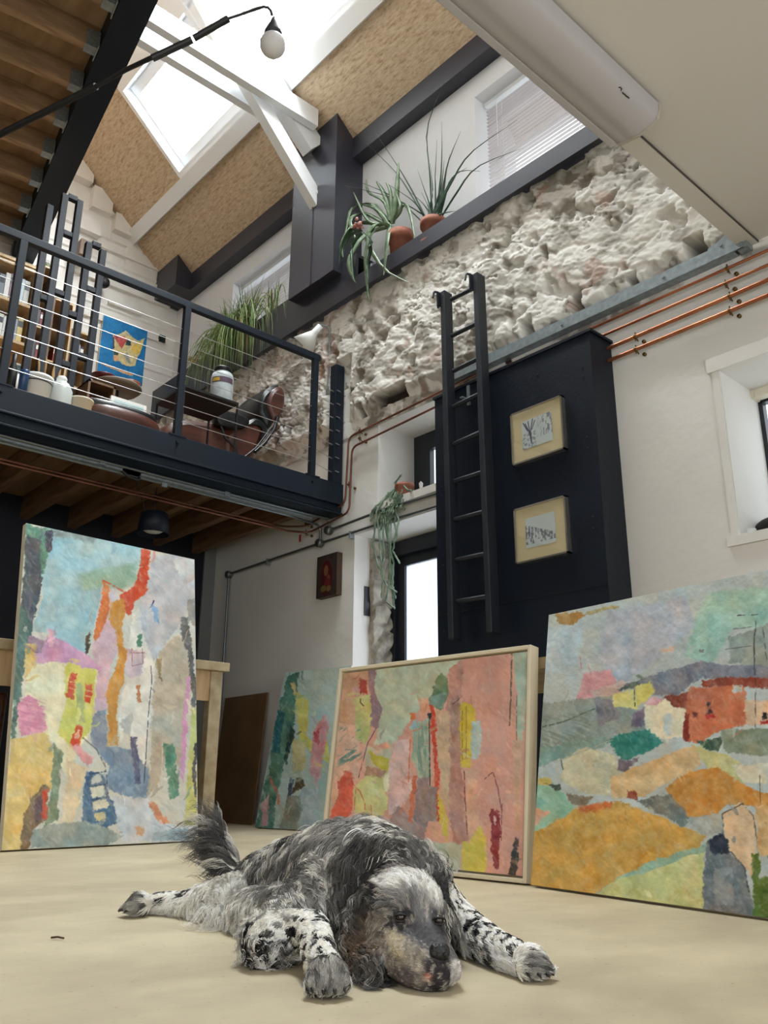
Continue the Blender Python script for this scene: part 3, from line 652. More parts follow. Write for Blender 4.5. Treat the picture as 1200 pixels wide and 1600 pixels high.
# dark cabinet panel and its ladder
cb = thing('tall_cabinet', (4.13, 3.26, 0), 'tall flat navy boxed panel standing against the right wall behind the ladder', 'cabinet')
b = MB(); b.box((4.012, 2.59, 0), (4.245, 3.932, 3.0)); b.build('body', M['navy'], cb, bevel=0.003)
b = MB(); b.box((4.001, 2.575, 3.0), (4.245, 3.94, 3.018)); b.build('top_board', M['navy'], cb)
for y, z in [(y, z) for y in (2.66, 3.87) for z in (1.3, 1.75, 1.82, 2.25, 2.32, 2.72, 2.78)]+[(3.0, 2.86), (3.05, 2.86), (3.42, 2.86)]: MB().tube([(4.008, y, z), (4.0125, y, z)], 0.006, 6).build('screw', M['charcoal'], cb)
MB().box((4.009, 2.60, 1.408), (4.0125, 3.92, 1.412)).build('board_joint', M['black'], cb)
ld = thing('ladder', (3.95, 3.65, 1.2), 'black wooden ladder with hooked top leaning on the navy cabinet', 'ladder')
def lp(px, py, x): return on(px, py, 0, x)
xt, xb = 3.955, 3.90
sL0, sL1 = lp(697, 458, xt), lp(711, 1000, xb); sR0, sR1 = lp(748, 430, xt), lp(771, 990, xb)
M['ladder'] = mat('black_stained_timber', (30, 34, 42), 0.45, var=0.25, vscale=8, stretch=(6, 6, 1))
for a, c in ((sL0, sL1), (sR0, sR1)):
    MB().bar(a, c, 0.045, 0.085, (1, 0, 0)).build('stile', M['ladder'], ld, bevel=0.006)
n = 0
rungs_l = [(705, 468), (706, 525), (708, 580), (708, 636), (709, 694), (710, 752), (711, 812), (713, 875), (714, 940)]
rungs_r = [(741, 449), (744, 505), (746, 560), (747, 616), (749, 676), (751, 739), (753, 801), (755, 867), (757, 934)]
for k, ((ax_, ay_), (cx_, cy_)) in enumerate(zip(rungs_l, rungs_r)):
    x = xt+(xb-xt)*(ay_-458)/540
    MB().tube([lp(ax_, ay_, x), lp(cx_+6, cy_-2, x)], 0.016, 10).build('rung', M['ladder'], ld)
for a in (sL0, sR0):
    b = MB(); b.bar(a+Vector((-0.05, 0.03, -0.12)), a+Vector((-0.05, 0.03, 0.0)), 0.012, 0.03, (1, 0, 0)); b.tube(bend([a+Vector((-0.05, 0.035, -0.13)), a+Vector((-0.05, 0.035, 0.0)), a+Vector((-0.075, 0.05, 0.005)), a+Vector((-0.085, 0.055, -0.05))], 0.03), 0.009, 6)
    b.build('hook', M['ladder'], ld)
b = MB(); e = lp(731, 612, 4.0); b.box((4.0, e.y-0.012, e.z-0.1), (4.012, e.y+0.012, e.z+0.05)); b.box((3.93, e.y-0.012, e.z-0.07), (4.0, e.y+0.012, e.z-0.06)); b.build('wall_bracket', M['galv'], ld)

# arm lamp with a globe
zg = 3.35
g0 = on(426, 70, 2, zg)
gl = thing('arm_lamp', on(0, 210, 2, zg+0.12), 'long black swing-arm lamp with an opal globe hanging in front of the skylights', 'lamp')
top = on(421, 18, 2, zg); 
def zrange(px, py, P0):                          # point on the pixel ray at the depth of P0
    d = ray(px, py); return EYE + d*((P0-EYE).dot(fw)/FPX)
a0 = on(0, 210, 2, zg+0.08); a_far = a0 + (a0-zrange(300, 64, g0)).normalized()*1.6
am = zrange(255, 82, g0)
dir_ = (am-a0).normalized()
b = MB(); b.tube([a_far, a0, on(150, 135, 2, zg+0.08)], 0.017, 10); 
am1 = on(195, 110, 2, zg+0.08); 
b.tube([on(150, 135, 2, zg+0.08), am1, zrange(250, 84, g0)], 0.011, 10); b.tube([zrange(238, 91, g0), zrange(300, 62, g0)], 0.016, 10); b.tube([zrange(303, 60, g0), zrange(357, 29, g0)], 0.015, 10)
b.build('arm', M['black'], gl)
b = MB(); b.tube([zrange(px, py, g0) for px, py in ((355, 29.5), (375, 23), (400, 14), (412, 10.5), (419, 12), (423, 17), (425, 24))], 0.006, 8); b.build('gooseneck', M['black'], gl)
cn = zrange(426, 70, g0); k_ = (cn-EYE).dot(fw)/FPX
b = MB(); b.lathe(cn, [(0.0, 0.150), (0.010, 0.148), (0.018, 0.12), (0.038, 0.065), (0.040, 0.052), (0, 0.05)], 20); b.build('holder', M['charcoal'], gl)
b = MB(); b.lathe(cn, [(math.sin(t)*20*k_, -math.cos(t)*20.5*k_) for t in [math.pi*i/16 for i in range(17)]], 28); b.build('globe', M['opal'], gl)

# pendant under the mezzanine
pd = thing('pendant_lamp', (2.82, 5.8, 2.12), 'black cylinder pendant lamp hanging under the mezzanine above the tall street painting', 'lamp')
b = MB(); b.lathe((2.82, 5.8, 2.14), [(0.095, 0.17), (0.105, 0.16), (0.122, 0.0), (0.118, 0.0), (0.10, 0.155), (0.0, 0.16)], 32); b.lathe((2.82, 5.8, 2.14), [(0.0, 0.18), (0.095, 0.17)], 32); b.build('shade', M['navy'], pd)
MB().lathe((2.82, 5.8, 2.16), [(0.0, 0.0), (0.06, 0.0), (0.105, 0.03), (0.0, 0.05)], 24).build('diffuser', M['whitegloss'], pd)
b = MB(); b.tube([(2.82, 5.8, 2.32), (2.815, 5.80, 2.50), (2.85, 5.79, 2.68)], 0.004, 6); b.tube([(2.82, 5.8, 2.32), (2.80, 5.80, 2.50), (2.80, 5.79, 2.68)], 0.003, 6); b.tube([(2.74, 5.8, 2.30), (2.72, 5.8, 2.36), (2.62, 5.75, 2.5), (2.45, 5.6, 2.62), (2.40, 5.55, 2.60)], 0.003, 6)
b.build('cord', M['rubber'], pd)
sk = thing('ceiling_socket', (2.4, 5.45, 2.50), 'small galvanised socket box with a black plug under the mezzanine beam', 'socket')
MB().box((2.36, 5.42, 2.44), (2.50, 5.52, 2.495)).build('box', M['galv'], sk)
b = MB(); b.tube([(2.36, 5.44, 2.45), (2.40, 5.40, 2.40), (2.48, 5.42, 2.40), (2.52, 5.48, 2.44)], 0.012, 8); b.build('plug', M['rubber'], sk)

# two framed prints on the cabinet
M['print'] = attr_mat('print_ink', 0.7, 0.2)
def print_col(U, V, kind):
    Q = np.stack([U, V], 1); c = np.array(lin((205, 212, 214)))[None].repeat(len(U), 0)
    ink = np.array(lin((84, 80, 104))); blue = np.array(lin((110, 118, 156)))
    if kind == 0:
        m1 = sstep(fbm(Q*np.array([3.2, 1]), 9, 4, 3), .50, .58)*(np.clip((U-0.45)*3, 0, 1)*(V > 0.28)); m2 = sstep(fbm(Q, 22, 3, 8), .50, .6)*(V < 0.55)*(U < .45)
        tr = np.zeros(len(U))
        for x0, x1, y0, y1 in ((.30, .22, .2, .95), (.28, .12, .45, .9), (.27, .38, .45, .98), (.30, .30, .15, .5), (.2, .05, .6, .95), (.33, .45, .6, .9)):
            t = np.clip((V-y0)/(y1-y0), 0, 1); d = np.abs(U-(x0+(x1-x0)*t)); tr = np.maximum(tr, (d < .018)*(V > y0)*(V < y1))
        a = np.clip(m1*.7+m2*.6+tr, 0, 1)
    else:
        roof_ = 0.78-0.45*U; m1 = sstep(fbm(Q*np.array([2, 1]), 12, 4, 5), .46, .56)*(V < roof_)*(V > .12); st = (np.abs((U*9) % 1-.5) > .38)*(V < roof_)*(V > .3)
        a = np.clip(m1*.75+st*.5, 0, 1)
    mixc = ink[None]*(0.6+.4*V[:, None])+blue[None]*0.15
    return c*(1-a[:, None])+mixc*a[:, None]
for k, (z0, z1, y0, y1, lab) in enumerate(((2.278, 2.637, 2.803, 3.21, 'silver-framed print of a bare winter tree and houses, upper on the navy cabinet'), (1.630, 1.986, 2.822, 3.216, 'silver-framed print of a terraced street, lower on the navy cabinet'))):
    t = thing('framed_print', (4.0, (y0+y1)/2, z0), lab, 'picture', 'framed prints on the cabinet')
    b = MB(); f = 0.010
    for a_, c_ in (((3.975, y0, z0), (4.012, y0+f, z1)), ((3.975, y1-f, z0), (4.012, y1, z1)), ((3.975, y0, z0), (4.012, y1, z0+f)), ((3.975, y0, z1-f), (4.012, y1, z1))): b.box(a_, c_)
    b.build('frame', M['silver'], t)
    MB().box((3.985, y0+f, z0+f), (3.99, y1-f, z1-f)).build('mount', M['mount'], t)
    nu = 90; yy = np.linspace(y1-0.085, y0+0.085, nu); zz = np.linspace(z0+0.085, z1-0.08, nu)
    Yg, Zg = np.meshgrid(yy, zz, indexing='ij'); U, V = np.meshgrid(np.linspace(0, 1, nu), np.linspace(0, 1, nu), indexing='ij')
    grid_obj('print', np.stack([np.full(Yg.size, 3.983), Yg.ravel(), Zg.ravel()], 1), nu, nu, print_col(U.ravel(), V.ravel(), k), M['print'], t)
    MB().box((3.978, y0+f, z0+f), (3.979, y1-f, z1-f)).build('glazing', M['glass'], t)
# dark icon panel under the mezzanine
ic = thing('painted_panel', (4.2, 5.46, 1.81), 'small dark red devotional panel painting hung on the shaded right wall', 'picture')
a_, c_ = on(494, 936, 0, 4.19), on(527, 862, 0, 4.19)
MB().box((4.19, c_.y, a_.z), (4.245, a_.y, c_.z)).build('board', mat('dark_wood_board', (70, 50, 38), 0.6), ic)
nu = 60; yy = np.linspace(a_.y, c_.y, nu); zz = np.linspace(a_.z, c_.z, nu); Yg, Zg = np.meshgrid(yy, zz, indexing='ij'); U, V = [q.ravel() for q in np.meshgrid(np.linspace(0, 1, nu), np.linspace(0, 1, nu), indexing='ij')]
c = np.array(lin((52, 42, 38)))[None].repeat(nu*nu, 0)
def ell(cx_, cy_, rx, ry, col, c):
    m_ = (1-sstep(np.hypot((U-cx_)/rx, (V-cy_)/ry), .85, 1.1))[:, None]; return c*(1-m_)+np.array(lin(col))[None]*m_
for e in ((.5, .5, .36, .46, (66, 50, 40)), (.5, .42, .32, .42, (62, 18, 22)), (.48, .66, .20, .22, (74, 16, 20)), (.47, .62, .11, .13, (116, 76, 52)), (.60, .42, .08, .09, (110, 66, 48)), (.55, .30, .16, .14, (92, 30, 30)), (.36, .2, .14, .08, (96, 84, 44)), (.62, .18, .12, .07, (104, 80, 50))): c = ell(*e, c)
c = c*(0.8+0.4*fbm(np.stack([U, V], 1), 12, 3, 4))[:, None]
grid_obj('painted_face', np.stack([np.full(nu*nu, 4.188), Yg.ravel(), Zg.ravel()], 1), nu, nu, c, M['print'], ic)
# ================================================================== PAINTINGS
def seg_d(P, a, b):
    a = np.array(a, float); b = np.array(b, float); ab = b-a; t = np.clip(((P-a)@ab)/max(ab@ab, 1e-9), 0, 1)
    return np.hypot(*(P-(a+t[:, None]*ab)).T)
def poly_sd(P, poly):
    poly = np.array(poly, float); n = len(poly); ins = np.zeros(len(P), bool); d = np.full(len(P), 1e9)
    for i in range(n):
        a, b = poly[i], poly[(i+1) % n]
        d = np.minimum(d, seg_d(P, a, b))
        if a[1] != b[1]:
            c = ((a[1] > P[:, 1]) != (b[1] > P[:, 1])) & (P[:, 0] < (b[0]-a[0])*(P[:, 1]-a[1])/(b[1]-a[1])+a[0]); ins ^= c
    return np.where(ins, -d, d)
def paint(P, bg, ops, seed=1, wob=10, rough=7):
    """P: canvas points in sketch units; ops: ('p',poly,rgb[,soft]) patches, ('l',pts,rgb,width) lines, ('s',poly,rgb,angle,scale,amount) scribble"""
    N = len(P)
    Wp = P + wob*2*np.stack([fbm(P, 1/55, 4, seed)-.5, fbm(P, 1/55, 4, seed+3)-.5], 1) + rough*2.1*np.stack([fbm(P, 1/9, 2, seed+9)-.5, fbm(P, 1/9, 2, seed+12)-.5], 1)
    C = np.array(bg, float)[None].repeat(N, 0)
    C = C + (fbm(P, 1/130, 4, seed+20)-.5)[:, None]*np.array([44, 38, 34]) + (fbm(P, 1/60, 3, seed+25)-.5)[:, None]*np.array([-20, 6, 26])
    for k, op in enumerate(ops):
        if op[0] == 'p':
            soft = op[3] if len(op) > 3 else 3.5
            pl = np.array(op[1], float); lo, hi = pl.min(0)-40, pl.max(0)+40
            m = np.where((Wp > lo).all(1) & (Wp < hi).all(1))[0]
            if not len(m): continue
            sd = poly_sd(Wp[m], op[1]); a = 1-sstep(sd, -soft, soft)
            a *= 0.86+0.14*sstep(fbm(P[m], 1/22, 3, seed+k*5), 0.30, 0.5)
            col = np.array(op[2], float)[None] + (fbm(P[m], 1/45, 4, seed+k*7+1)-.5)[:, None]*np.array([60, 56, 50]) + (fbm(P[m], 1/80, 2, seed+k*3)-.5)[:, None]*np.array([26, -8, -30])
            C[m] = C[m]*(1-a[:, None])+col*a[:, None]
        elif op[0] == 'l':
            pts = op[1]; d = np.full(N, 1e9)
            lo = np.min(pts, 0)-30; hi = np.max(pts, 0)+30; m = np.where((P > lo).all(1) & (P < hi).all(1))[0]
            if not len(m): continue
            wv = P[m]+4*np.stack([fbm(P[m], 1/25, 2, seed+k)-.5, fbm(P[m], 1/25, 2, seed+k+4)-.5], 1); dd = np.full(len(m), 1e9)
            for i in range(len(pts)-1): dd = np.minimum(dd, seg_d(wv, pts[i], pts[i+1]))
            a = (1-sstep(dd, op[3]*.4, op[3]*.4+2.2))*0.85*sstep(fbm(P[m], 1/12, 2, seed+k), .2, .45)
            C[m] = C[m]*(1-a[:, None])+np.array(op[2], float)[None]*a[:, None]
        else:
            sd = poly_sd(P, op[1]); ang = op[3]; R = np.array([[math.cos(ang), -math.sin(ang)], [math.sin(ang), math.cos(ang)]])
            q = (P@R)*np.array([1/60, 1/op[4]]); a = (1-sstep(sd, -20, 10))*sstep(fbm(q, 1, 3, seed+k), .52, .60)*op[5]
            C = C*(1-a[:, None])+np.array(op[2], float)[None]*a[:, None]
    # loose dabs over and between the patches
    rg = np.random.default_rng(seed); lo_, hi_ = P.min(0), P.max(0)
    for k in range(200):
        c = lo_+(hi_-lo_)*rg.random(2); a_ = rg.choice([1.4, 1.5, .4, -.5, 1.6])+rg.normal()*.3; L_, W_ = rg.uniform(10, 46), rg.uniform(3, 11)
        m = np.where(np.abs(P-c).max(1) < L_+12)[0]
        if len(m) < 4: continue
        q = P[m]-c; q = np.stack([q[:, 0]*math.cos(a_)+q[:, 1]*math.sin(a_), -q[:, 0]*math.sin(a_)+q[:, 1]*math.cos(a_)], 1); q[:, 1] += 3*np.sin(q[:, 0]/9+k)
        j = m[np.argmin(np.abs(P[m]-(c+rg.normal(size=2)*30).clip(lo_, hi_)).sum(1))]; col = C[j]*(1+rg.normal()*.06)+rg.normal(size=3)*6+(14 if rg.random() < .6 else -8)
        a = (1-sstep(np.hypot(q[:, 0]/L_, q[:, 1]/W_)+.5*(vnoise(P[m], 1/7, k)-.5), .7, 1.05))*rg.uniform(.25, .65); C[m] = C[m]*(1-a[:, None])+col[None]*a[:, None]
    # brush grain
    q = P@np.array([[.8, -.6], [.6, .8]])*np.array([1/34, 1/11]); g = fbm(q, 1, 3, seed+90)-.5
    q2 = P@np.array([[.3, -.95], [.95, .3]])*np.array([1/30, 1/9]); g2 = fbm(q2, 1, 3, seed+95)-.5
    am = (.45+1.2*sstep(fbm(P, 1/110, 3, seed+70), .4, .65))[:, None]; C = C + (g*15)[:, None]*am + (g2*15)[:, None]*(1.35-am)
    hl = sstep(fbm(P@np.array([[.5, -.87], [.87, .5]])*np.array([1/26, 1/9]), 1, 4, seed+81), .60, .72)[:, None]*.18; C = C*(1-hl)+np.array([226., 224., 212.])[None]*hl
    gm_ = C.mean(1, keepdims=True); C = gm_+(C-gm_)*.90
    C = np.clip(C, 8, 245)/255
    return np.where(C <= 0.04045, C/12.92, ((C+0.055)/1.055)**2.4)
M['oil'] = attr_mat('oil_paint', 0.55, 0.35, bump=0.35, bscale=70)
def canvas(name, A, B, tilt, height, th, ops, bg, crop, scale, nu, nv, label, seed, frame=None, cat='painting', inset=0.0, sides='canvasedge', wob=12, group=None, extra=None):
    A = Vector((A[0], A[1], 0)); B = Vector((B[0], B[1], 0)); u = (B-A).normalized(); wd = (B-A).length
    n = Vector((-u.y, u.x, 0)); n = n if n.dot(A) > 0 else -n
    upv = Vector((0, 0, 1))*math.cos(tilt)+n*math.sin(tilt); back = n*math.cos(tilt)-Vector((0, 0, 1))*math.sin(tilt)
    t = thing(name, (A+B)/2, label, cat, group)
    A = A+Vector((0, 0, 0.002))+back*0.0
    lift = th*math.sin(tilt)                      # back lower edge must not sink through the floor
    A = A+Vector((0, 0, lift))
    f = 0.0
    if frame:
        f, fd = frame; b = MB()
        b.obox(A-back*0.012, u*f, upv*height, back*(fd)); b.obox(A-back*0.012+u*(wd-f), u*f, upv*height, back*fd)
        b.obox(A-back*0.012+u*f, u*(wd-2*f), upv*f, back*fd); b.obox(A-back*0.012+upv*(height-f)+u*f, u*(wd-2*f), upv*f, back*fd)
        b.build('frame', M['floatframe'], t, bevel=0.003); f = f+0.008
    o = A+u*f+upv*f; w_ = wd-2*f; h_ = height-2*f
    b = MB(); b.obox(o+back*0.002, u*w_, upv*h_, back*(th-0.004)); b.build('stretcher', M[sides], t)
    s_, r_ = np.meshgrid(np.linspace(0, 1, nu), np.linspace(0, 1, nv), indexing='ij'); s_ = s_.ravel(); r_ = r_.ravel()
    P3 = np.array(o)[None]+s_[:, None]*np.array(u*w_)[None]+r_[:, None]*np.array(upv*h_)[None]
    pix = proj(P3); cv = (pix-np.array(crop))*scale
    C = paint(cv, bg, ops, seed, wob)
    relief = (fbm(P3, 60, 3, seed)-.5)*0.0016
    grid_obj('painted_canvas', P3-np.array(back)[None]*(0.0005+relief[:, None]), nu, nv, C, M['oil'], t)
    return t
OPS1 = [('p', [(200,60),(650,165),(640,240),(560,340),(470,310),(420,560),(390,660),(240,560),(150,540),(190,380)], (160,198,206)),
('p', [(110,50),(245,85),(190,300),(170,420),(100,460)], (92,138,112)), ('p', [(115,100),(180,130),(192,300),(150,520),(95,560)], (84,88,96)),
('p', [(200,90),(250,85),(225,180),(205,170)], (70,66,80)), ('p', [(85,400),(150,520),(110,700),(75,1000),(50,1140),(60,700)], (86,116,108)),
('p', [(360,290),(440,265),(620,230),(620,320),(540,355),(440,350),(380,360)], (144,176,152), 16), ('p', [(240,75),(440,110),(430,140),(250,110)], (130,150,150), 10),
('p', [(460,330),(540,350),(520,500),(440,640),(420,620)], (214,200,206)),
('p', [(470,490),(525,480),(535,640),(500,700),(490,900),(430,900),(440,740),(415,690),(425,600)], (214,176,186)),
('p', [(160,620),(195,600),(230,560),(280,580),(400,650),(465,725),(435,740),(300,690),(200,700),(155,680)], (206,150,186)), ('p', [(222,535),(250,540),(250,610),(222,610)], (222,168,182)),
('p', [(130,560),(210,580),(180,640),(120,620)], (150,120,140)), ('p', [(110,600),(160,600),(150,740),(110,760)], (214,184,110)),
('p', [(150,700),(260,680),(440,720),(420,980),(300,1200),(230,1050),(110,840),(120,760)], (232,230,196)),
('p', [(290,700),(310,685),(435,720),(425,960),(400,1010),(330,1080),(260,1000),(300,850)], (212,212,104)), ('p', [(350,780),(375,770),(385,960),(345,950)], (176,188,130)),
('p', [(75,870),(130,830),(170,850),(200,910),(215,980),(180,1010),(95,1010)], (222,150,178)),
('p', [(50,1030),(210,1000),(240,1100),(235,1260),(160,1300),(110,1545),(0,1580),(20,1300)], (230,198,120)),
('p', [(320,735),(352,740),(335,850),(302,840)], (214,84,54), 3), ('p', [(392,780),(420,785),(412,870),(380,862)], (214,84,54), 3), ('p', [(342,970),(378,975),(360,1070),(322,1055)], (212,76,52), 3),
('l', [(318,770),(350,775)], (232,200,150), 3), ('l', [(312,800),(345,808)], (232,200,150), 3), ('l', [(390,810),(415,815)], (232,200,150), 3), ('l', [(388,835),(412,840)], (232,200,150), 3), ('p', [(345,990),(365,995),(355,1035),(340,1025)], (232,170,140), 3),
('p', [(240,1060),(285,1090),(270,1240),(260,1400),(200,1440),(235,1260)], (126,146,118)), ('p', [(320,1060),(360,1060),(430,1120),(400,1155)], (224,160,164)),
('p', [(300,1120),(400,1160),(370,1260),(330,1430),(270,1440),(300,1250)], (226,206,168)),
('p', [(110,1380),(150,1290),(190,1240),(222,1250),(212,1400),(165,1420),(130,1540),(95,1540)], (132,108,80)), ('p', [(198,1262),(218,1262),(208,1395),(190,1390)], (206,84,62), 3), ('p', [(165,1300),(195,1280),(190,1400),(160,1410)], (104,88,98)),
('p', [(440,900),(480,900),(490,1060),(600,1080),(690,1180),(670,1310),(560,1290),(480,1240),(500,1160),(440,1090),(410,1040),(420,930)], (134,148,166)),
('p', [(390,1180),(480,1190),(500,1300),(550,1400),(430,1470),(370,1400)], (84,112,142)),
('p', [(412,1255),(475,1240),(485,1290),(418,1300)], (222,216,190), 3), ('p', [(415,1315),(480,1300),(492,1340),(425,1355)], (222,216,190), 3), ('p', [(425,1375),(470,1360),(480,1395),(440,1410)], (214,206,160), 3), ('p', [(420,1210),(460,1190),(470,1225),(420,1240)], (190,196,190), 3),
('p', [(600,460),(690,400),(700,700),(690,900),(660,1150),(610,1100),(590,960),(540,1010),(545,860),(580,740),(590,600)], (228,226,216)),
('p', [(555,620),(660,640),(640,740),(580,750)], (206,184,192)), ('p', [(540,960),(600,900),(600,1020),(560,1000)], (196,200,196)),
('p', [(690,185),(895,215),(895,400),(830,500),(740,620),(700,680),(650,560),(640,420),(670,360)], (192,193,198)), ('p', [(780,215),(895,215),(895,300),(840,330)], (206,206,204)),
('p', [(720,640),(830,540),(860,640),(865,760),(830,1200),(760,1060),(720,1250),(670,1290),(690,1000),(700,760)], (188,180,160)),
('p', [(645,165),(685,180),(665,380),(615,410),(590,470),(560,455),(545,370),(600,345),(625,300)], (208,78,48)), ('l', [(470,312),(560,360)], (206,80,50), 8),
('p', [(465,315),(498,330),(488,480),(440,580),(425,570),(452,440)], (220,116,54)), ('p', [(495,410),(560,390),(570,440),(548,540),(575,640),(560,760),(530,860),(535,1060),(490,1060),(485,820),(515,720),(540,640),(525,540),(495,480)], (210,148,66)),
('p', [(390,560),(410,540),(405,640),(392,650)], (84,74,60), 3), ('p', [(820,480),(858,485),(885,700),(895,890),(872,890),(855,640),(825,570)], (100,100,98)), ('p', [(850,400),(895,390),(895,520),(860,500)], (158,150,140)),
('p', [(845,740),(862,745),(835,1230),(815,1200)], (206,150,192), 3), ('p', [(870,900),(900,890),(890,1430),(835,1430)], (206,208,124)), ('p', [(880,1050),(898,1050),(890,1300),(878,1290)], (90,90,96)),
('p', [(740,1050),(790,1045),(812,1290),(765,1310)], (92,146,120)), ('p', [(595,1020),(622,1020),(640,1240),(610,1235)], (104,98,120)), ('l', [(685,700),(690,760),(676,900),(665,1080),(655,1230)], (60,64,80), 3),
('l', [(740,1050),(735,1240),(820,1400)], (214,214,204), 3), ('p', [(626,560),(645,555),(648,610),(628,615)], (96,146,120), 3), ('p', [(622,785),(635,785),(638,865),(622,865)], (198,130,80), 3), ('l', [(590,640),(655,640)], (150,100,110), 2), ('l', [(600,620),(600,700),(650,690),(645,620)], (150,110,120), 2),
('p', [(690,420),(712,440),(722,510),(700,500)], (140,182,222)), ('l', [(680,440),(700,405)], (50,60,110), 6), ('p', [(712,670),(735,665),(730,780),(715,760)], (150,132,90)),
('p', [(500,1290),(680,1300),(760,1420),(890,1440),(890,1500),(560,1500),(530,1400)], (204,208,212)), ('p', [(680,1320),(710,1320),(770,1420),(725,1420)], (218,136,92)), ('p', [(620,1430),(660,1430),(650,1470),(620,1470)], (220,160,110)),
('p', [(150,1440),(380,1400),(560,1470),(480,1520),(140,1530)], (152,166,160)), ('p', [(700,1460),(850,1440),(860,1490),(690,1500)], (150,178,192)), ('l', [(370,1020),(440,1080),(480,1160),(490,1280)], (70,80,90), 3), ('l', [(410,1190),(480,1180)], (50,70,100), 4), ('l', [(405,1250),(480,1236)], (50,70,100), 4), ('l', [(410,1310),(485,1295)], (50,70,100), 4),
('s', [(80,840),(210,850),(215,1010),(90,1010)], (200,120,160), .3, 7, .5)]
canvas('street_painting', (1.605, 4.633), (2.759, 4.712), math.radians(8.7), 1.785, 0.045, OPS1, (212,210,196), (0, 800), 2.909, 300, 440, 'tall unframed canvas of a steep street, pale blue sky and orange tower, at far left', 11)
OPSF = [('p', [(320,200),(770,150),(700,220),(620,350),(530,420),(440,570),(330,580),(350,480),(370,400),(340,390),(325,300)], (190,206,182)),
('p', [(150,200),(325,200),(300,300),(235,340),(230,500),(110,520)], (214,164,128)), ('p', [(1015,120),(1100,115),(1090,330),(1060,560),(1035,570),(1035,330)], (178,198,180)),
('p', [(110,480),(260,480),(250,740),(60,1000),(60,800)], (224,180,158)), ('p', [(235,340),(305,335),(318,500),(285,590),(240,540)], (206,206,128)),
('p', [(305,212),(342,210),(335,330),(372,400),(350,490),(315,485),(310,330)], (152,124,136)), ('p', [(260,255),(300,265),(292,330),(262,325)], (196,76,64)), ('p', [(220,290),(262,290),(262,340),(225,330)], (206,150,150)), ('l', [(265,320),(262,370),(278,388)], (80,40,50), 4),
('s', [(160,490),(265,500),(275,650),(150,690)], (96,140,132), -.6, 9, .9), ('p', [(280,600),(420,560),(420,720),(280,760)], (200,196,170)),
('p', [(260,750),(400,690),(390,900),(350,950),(230,910),(225,800)], (208,210,142)), ('p', [(185,710),(222,720),(226,890),(200,930),(110,950),(145,840),(150,770)], (228,98,74)), ('l', [(225,775),(262,810),(282,860)], (222,90,70), 4), ('l', [(240,800),(232,900)], (222,110,80), 4), ('l', [(285,870),(288,920)], (222,110,80), 4), ('l', [(315,880),(318,930)], (222,110,80), 4),
('p', [(300,605),(350,640),(425,655),(400,715),(340,690)], (190,180,56)), ('p', [(290,690),(390,710),(370,745),(275,735)], (180,142,124)), ('p', [(320,590),(400,565),(410,600),(340,610)], (232,170,146)), ('l', [(345,490),(300,570),(255,740)], (110,90,110), 4),
('p', [(440,560),(500,540),(520,800),(470,900),(400,930),(395,720),(420,640)], (224,190,188)), ('p', [(380,740),(410,720),(400,820),(385,815)], (232,236,206)),
('p', [(520,480),(600,450),(606,740),(560,770),(515,640)], (166,190,170)), ('s', [(520,480),(600,450),(606,740),(520,700)], (110,150,140), 1.5, 9, .7), ('p', [(545,360),(600,345),(620,420),(560,440)], (232,176,150)),
('p', [(505,425),(535,420),(530,460),(505,462)], (232,130,80), 3), ('p', [(520,460),(545,450),(540,500),(505,510)], (150,190,206)), ('l', [(510,540),(500,760)], (224,120,80), 6), ('l', [(500,520),(560,500),(590,380)], (224,130,90), 4),
('p', [(400,960),(440,880),(480,900),(520,960),(550,740),(600,740),(606,960),(560,1060),(440,1050)], (162,136,136)), ('p', [(525,730),(545,730),(520,960),(498,960)], (206,114,84), 3),
('p', [(655,225),(692,250),(702,330),(670,410),(630,400),(595,350),(630,290)], (112,136,98)), ('p', [(600,340),(690,330),(680,400),(610,390)], (130,156,140)),
('p', [(705,200),(770,150),(765,400),(765,700),(800,1050),(720,1080),(700,900),(690,420)], (192,140,128)), ('p', [(640,420),(700,410),(705,900),(660,820)], (206,178,146)), ('p', [(715,350),(755,340),(755,620),(700,620)], (176,140,130)),
('p', [(612,388),(632,392),(640,560),(648,700),(648,960),(628,955),(625,600),(613,500)], (212,70,46), 3), ('l', [(603,430),(604,600),(606,950)], (62,84,76), 7), ('p', [(592,430),(612,430),(610,460),(590,450)], (60,70,70)),
('p', [(755,375),(790,372),(832,395),(828,520),(800,690),(765,695),(750,530)], (218,192,64)), ('l', [(765,400),(765,650)], (120,100,60), 2), ('l', [(785,390),(785,650)], (120,100,60), 2), ('l', [(720,380),(760,345)], (80,50,60), 3), ('p', [(810,462),(858,460),(862,625),(815,655),(803,560)], (186,206,202)),
('p', [(780,700),(830,700),(850,1000),(800,1060),(780,900)], (230,178,150)), ('l', [(775,710),(780,850),(790,1020)], (110,50,60), 4), ('p', [(560,790),(640,790),(640,960),(570,960)], (158,136,130)),
('p', [(646,800),(665,850),(697,950),(690,1060),(650,960)], (212,192,76)), ('p', [(612,960),(662,1000),(660,1065),(615,1040)], (232,172,142)),
('p', [(440,1050),(640,1060),(757,1070),(757,1230),(600,1200),(440,1150)], (184,196,172)), ('p', [(760,1055),(800,1060),(850,980),(880,1040),(885,1235),(765,1220)], (216,202,84)),
('l', [(875,750),(915,715),(940,790),(960,900),(958,1050)], (120,60,70), 3), ('p', [(906,900),(946,905),(956,1000),(942,1190),(920,1195),(904,1050)], (152,56,62), 3), ('p', [(918,925),(932,925),(930,970),(918,970)], (226,190,180), 3),
('p', [(1025,1030),(1047,1040),(1032,1245),(992,1225),(1010,1150)], (74,70,66)), ('l', [(1010,130),(1006,330),(998,485)], (100,92,80), 7), ('l', [(1035,330),(1032,600)], (90,110,100), 3), ('p', [(1010,560),(1060,560),(1050,1000),(1030,1000)], (224,178,150))]
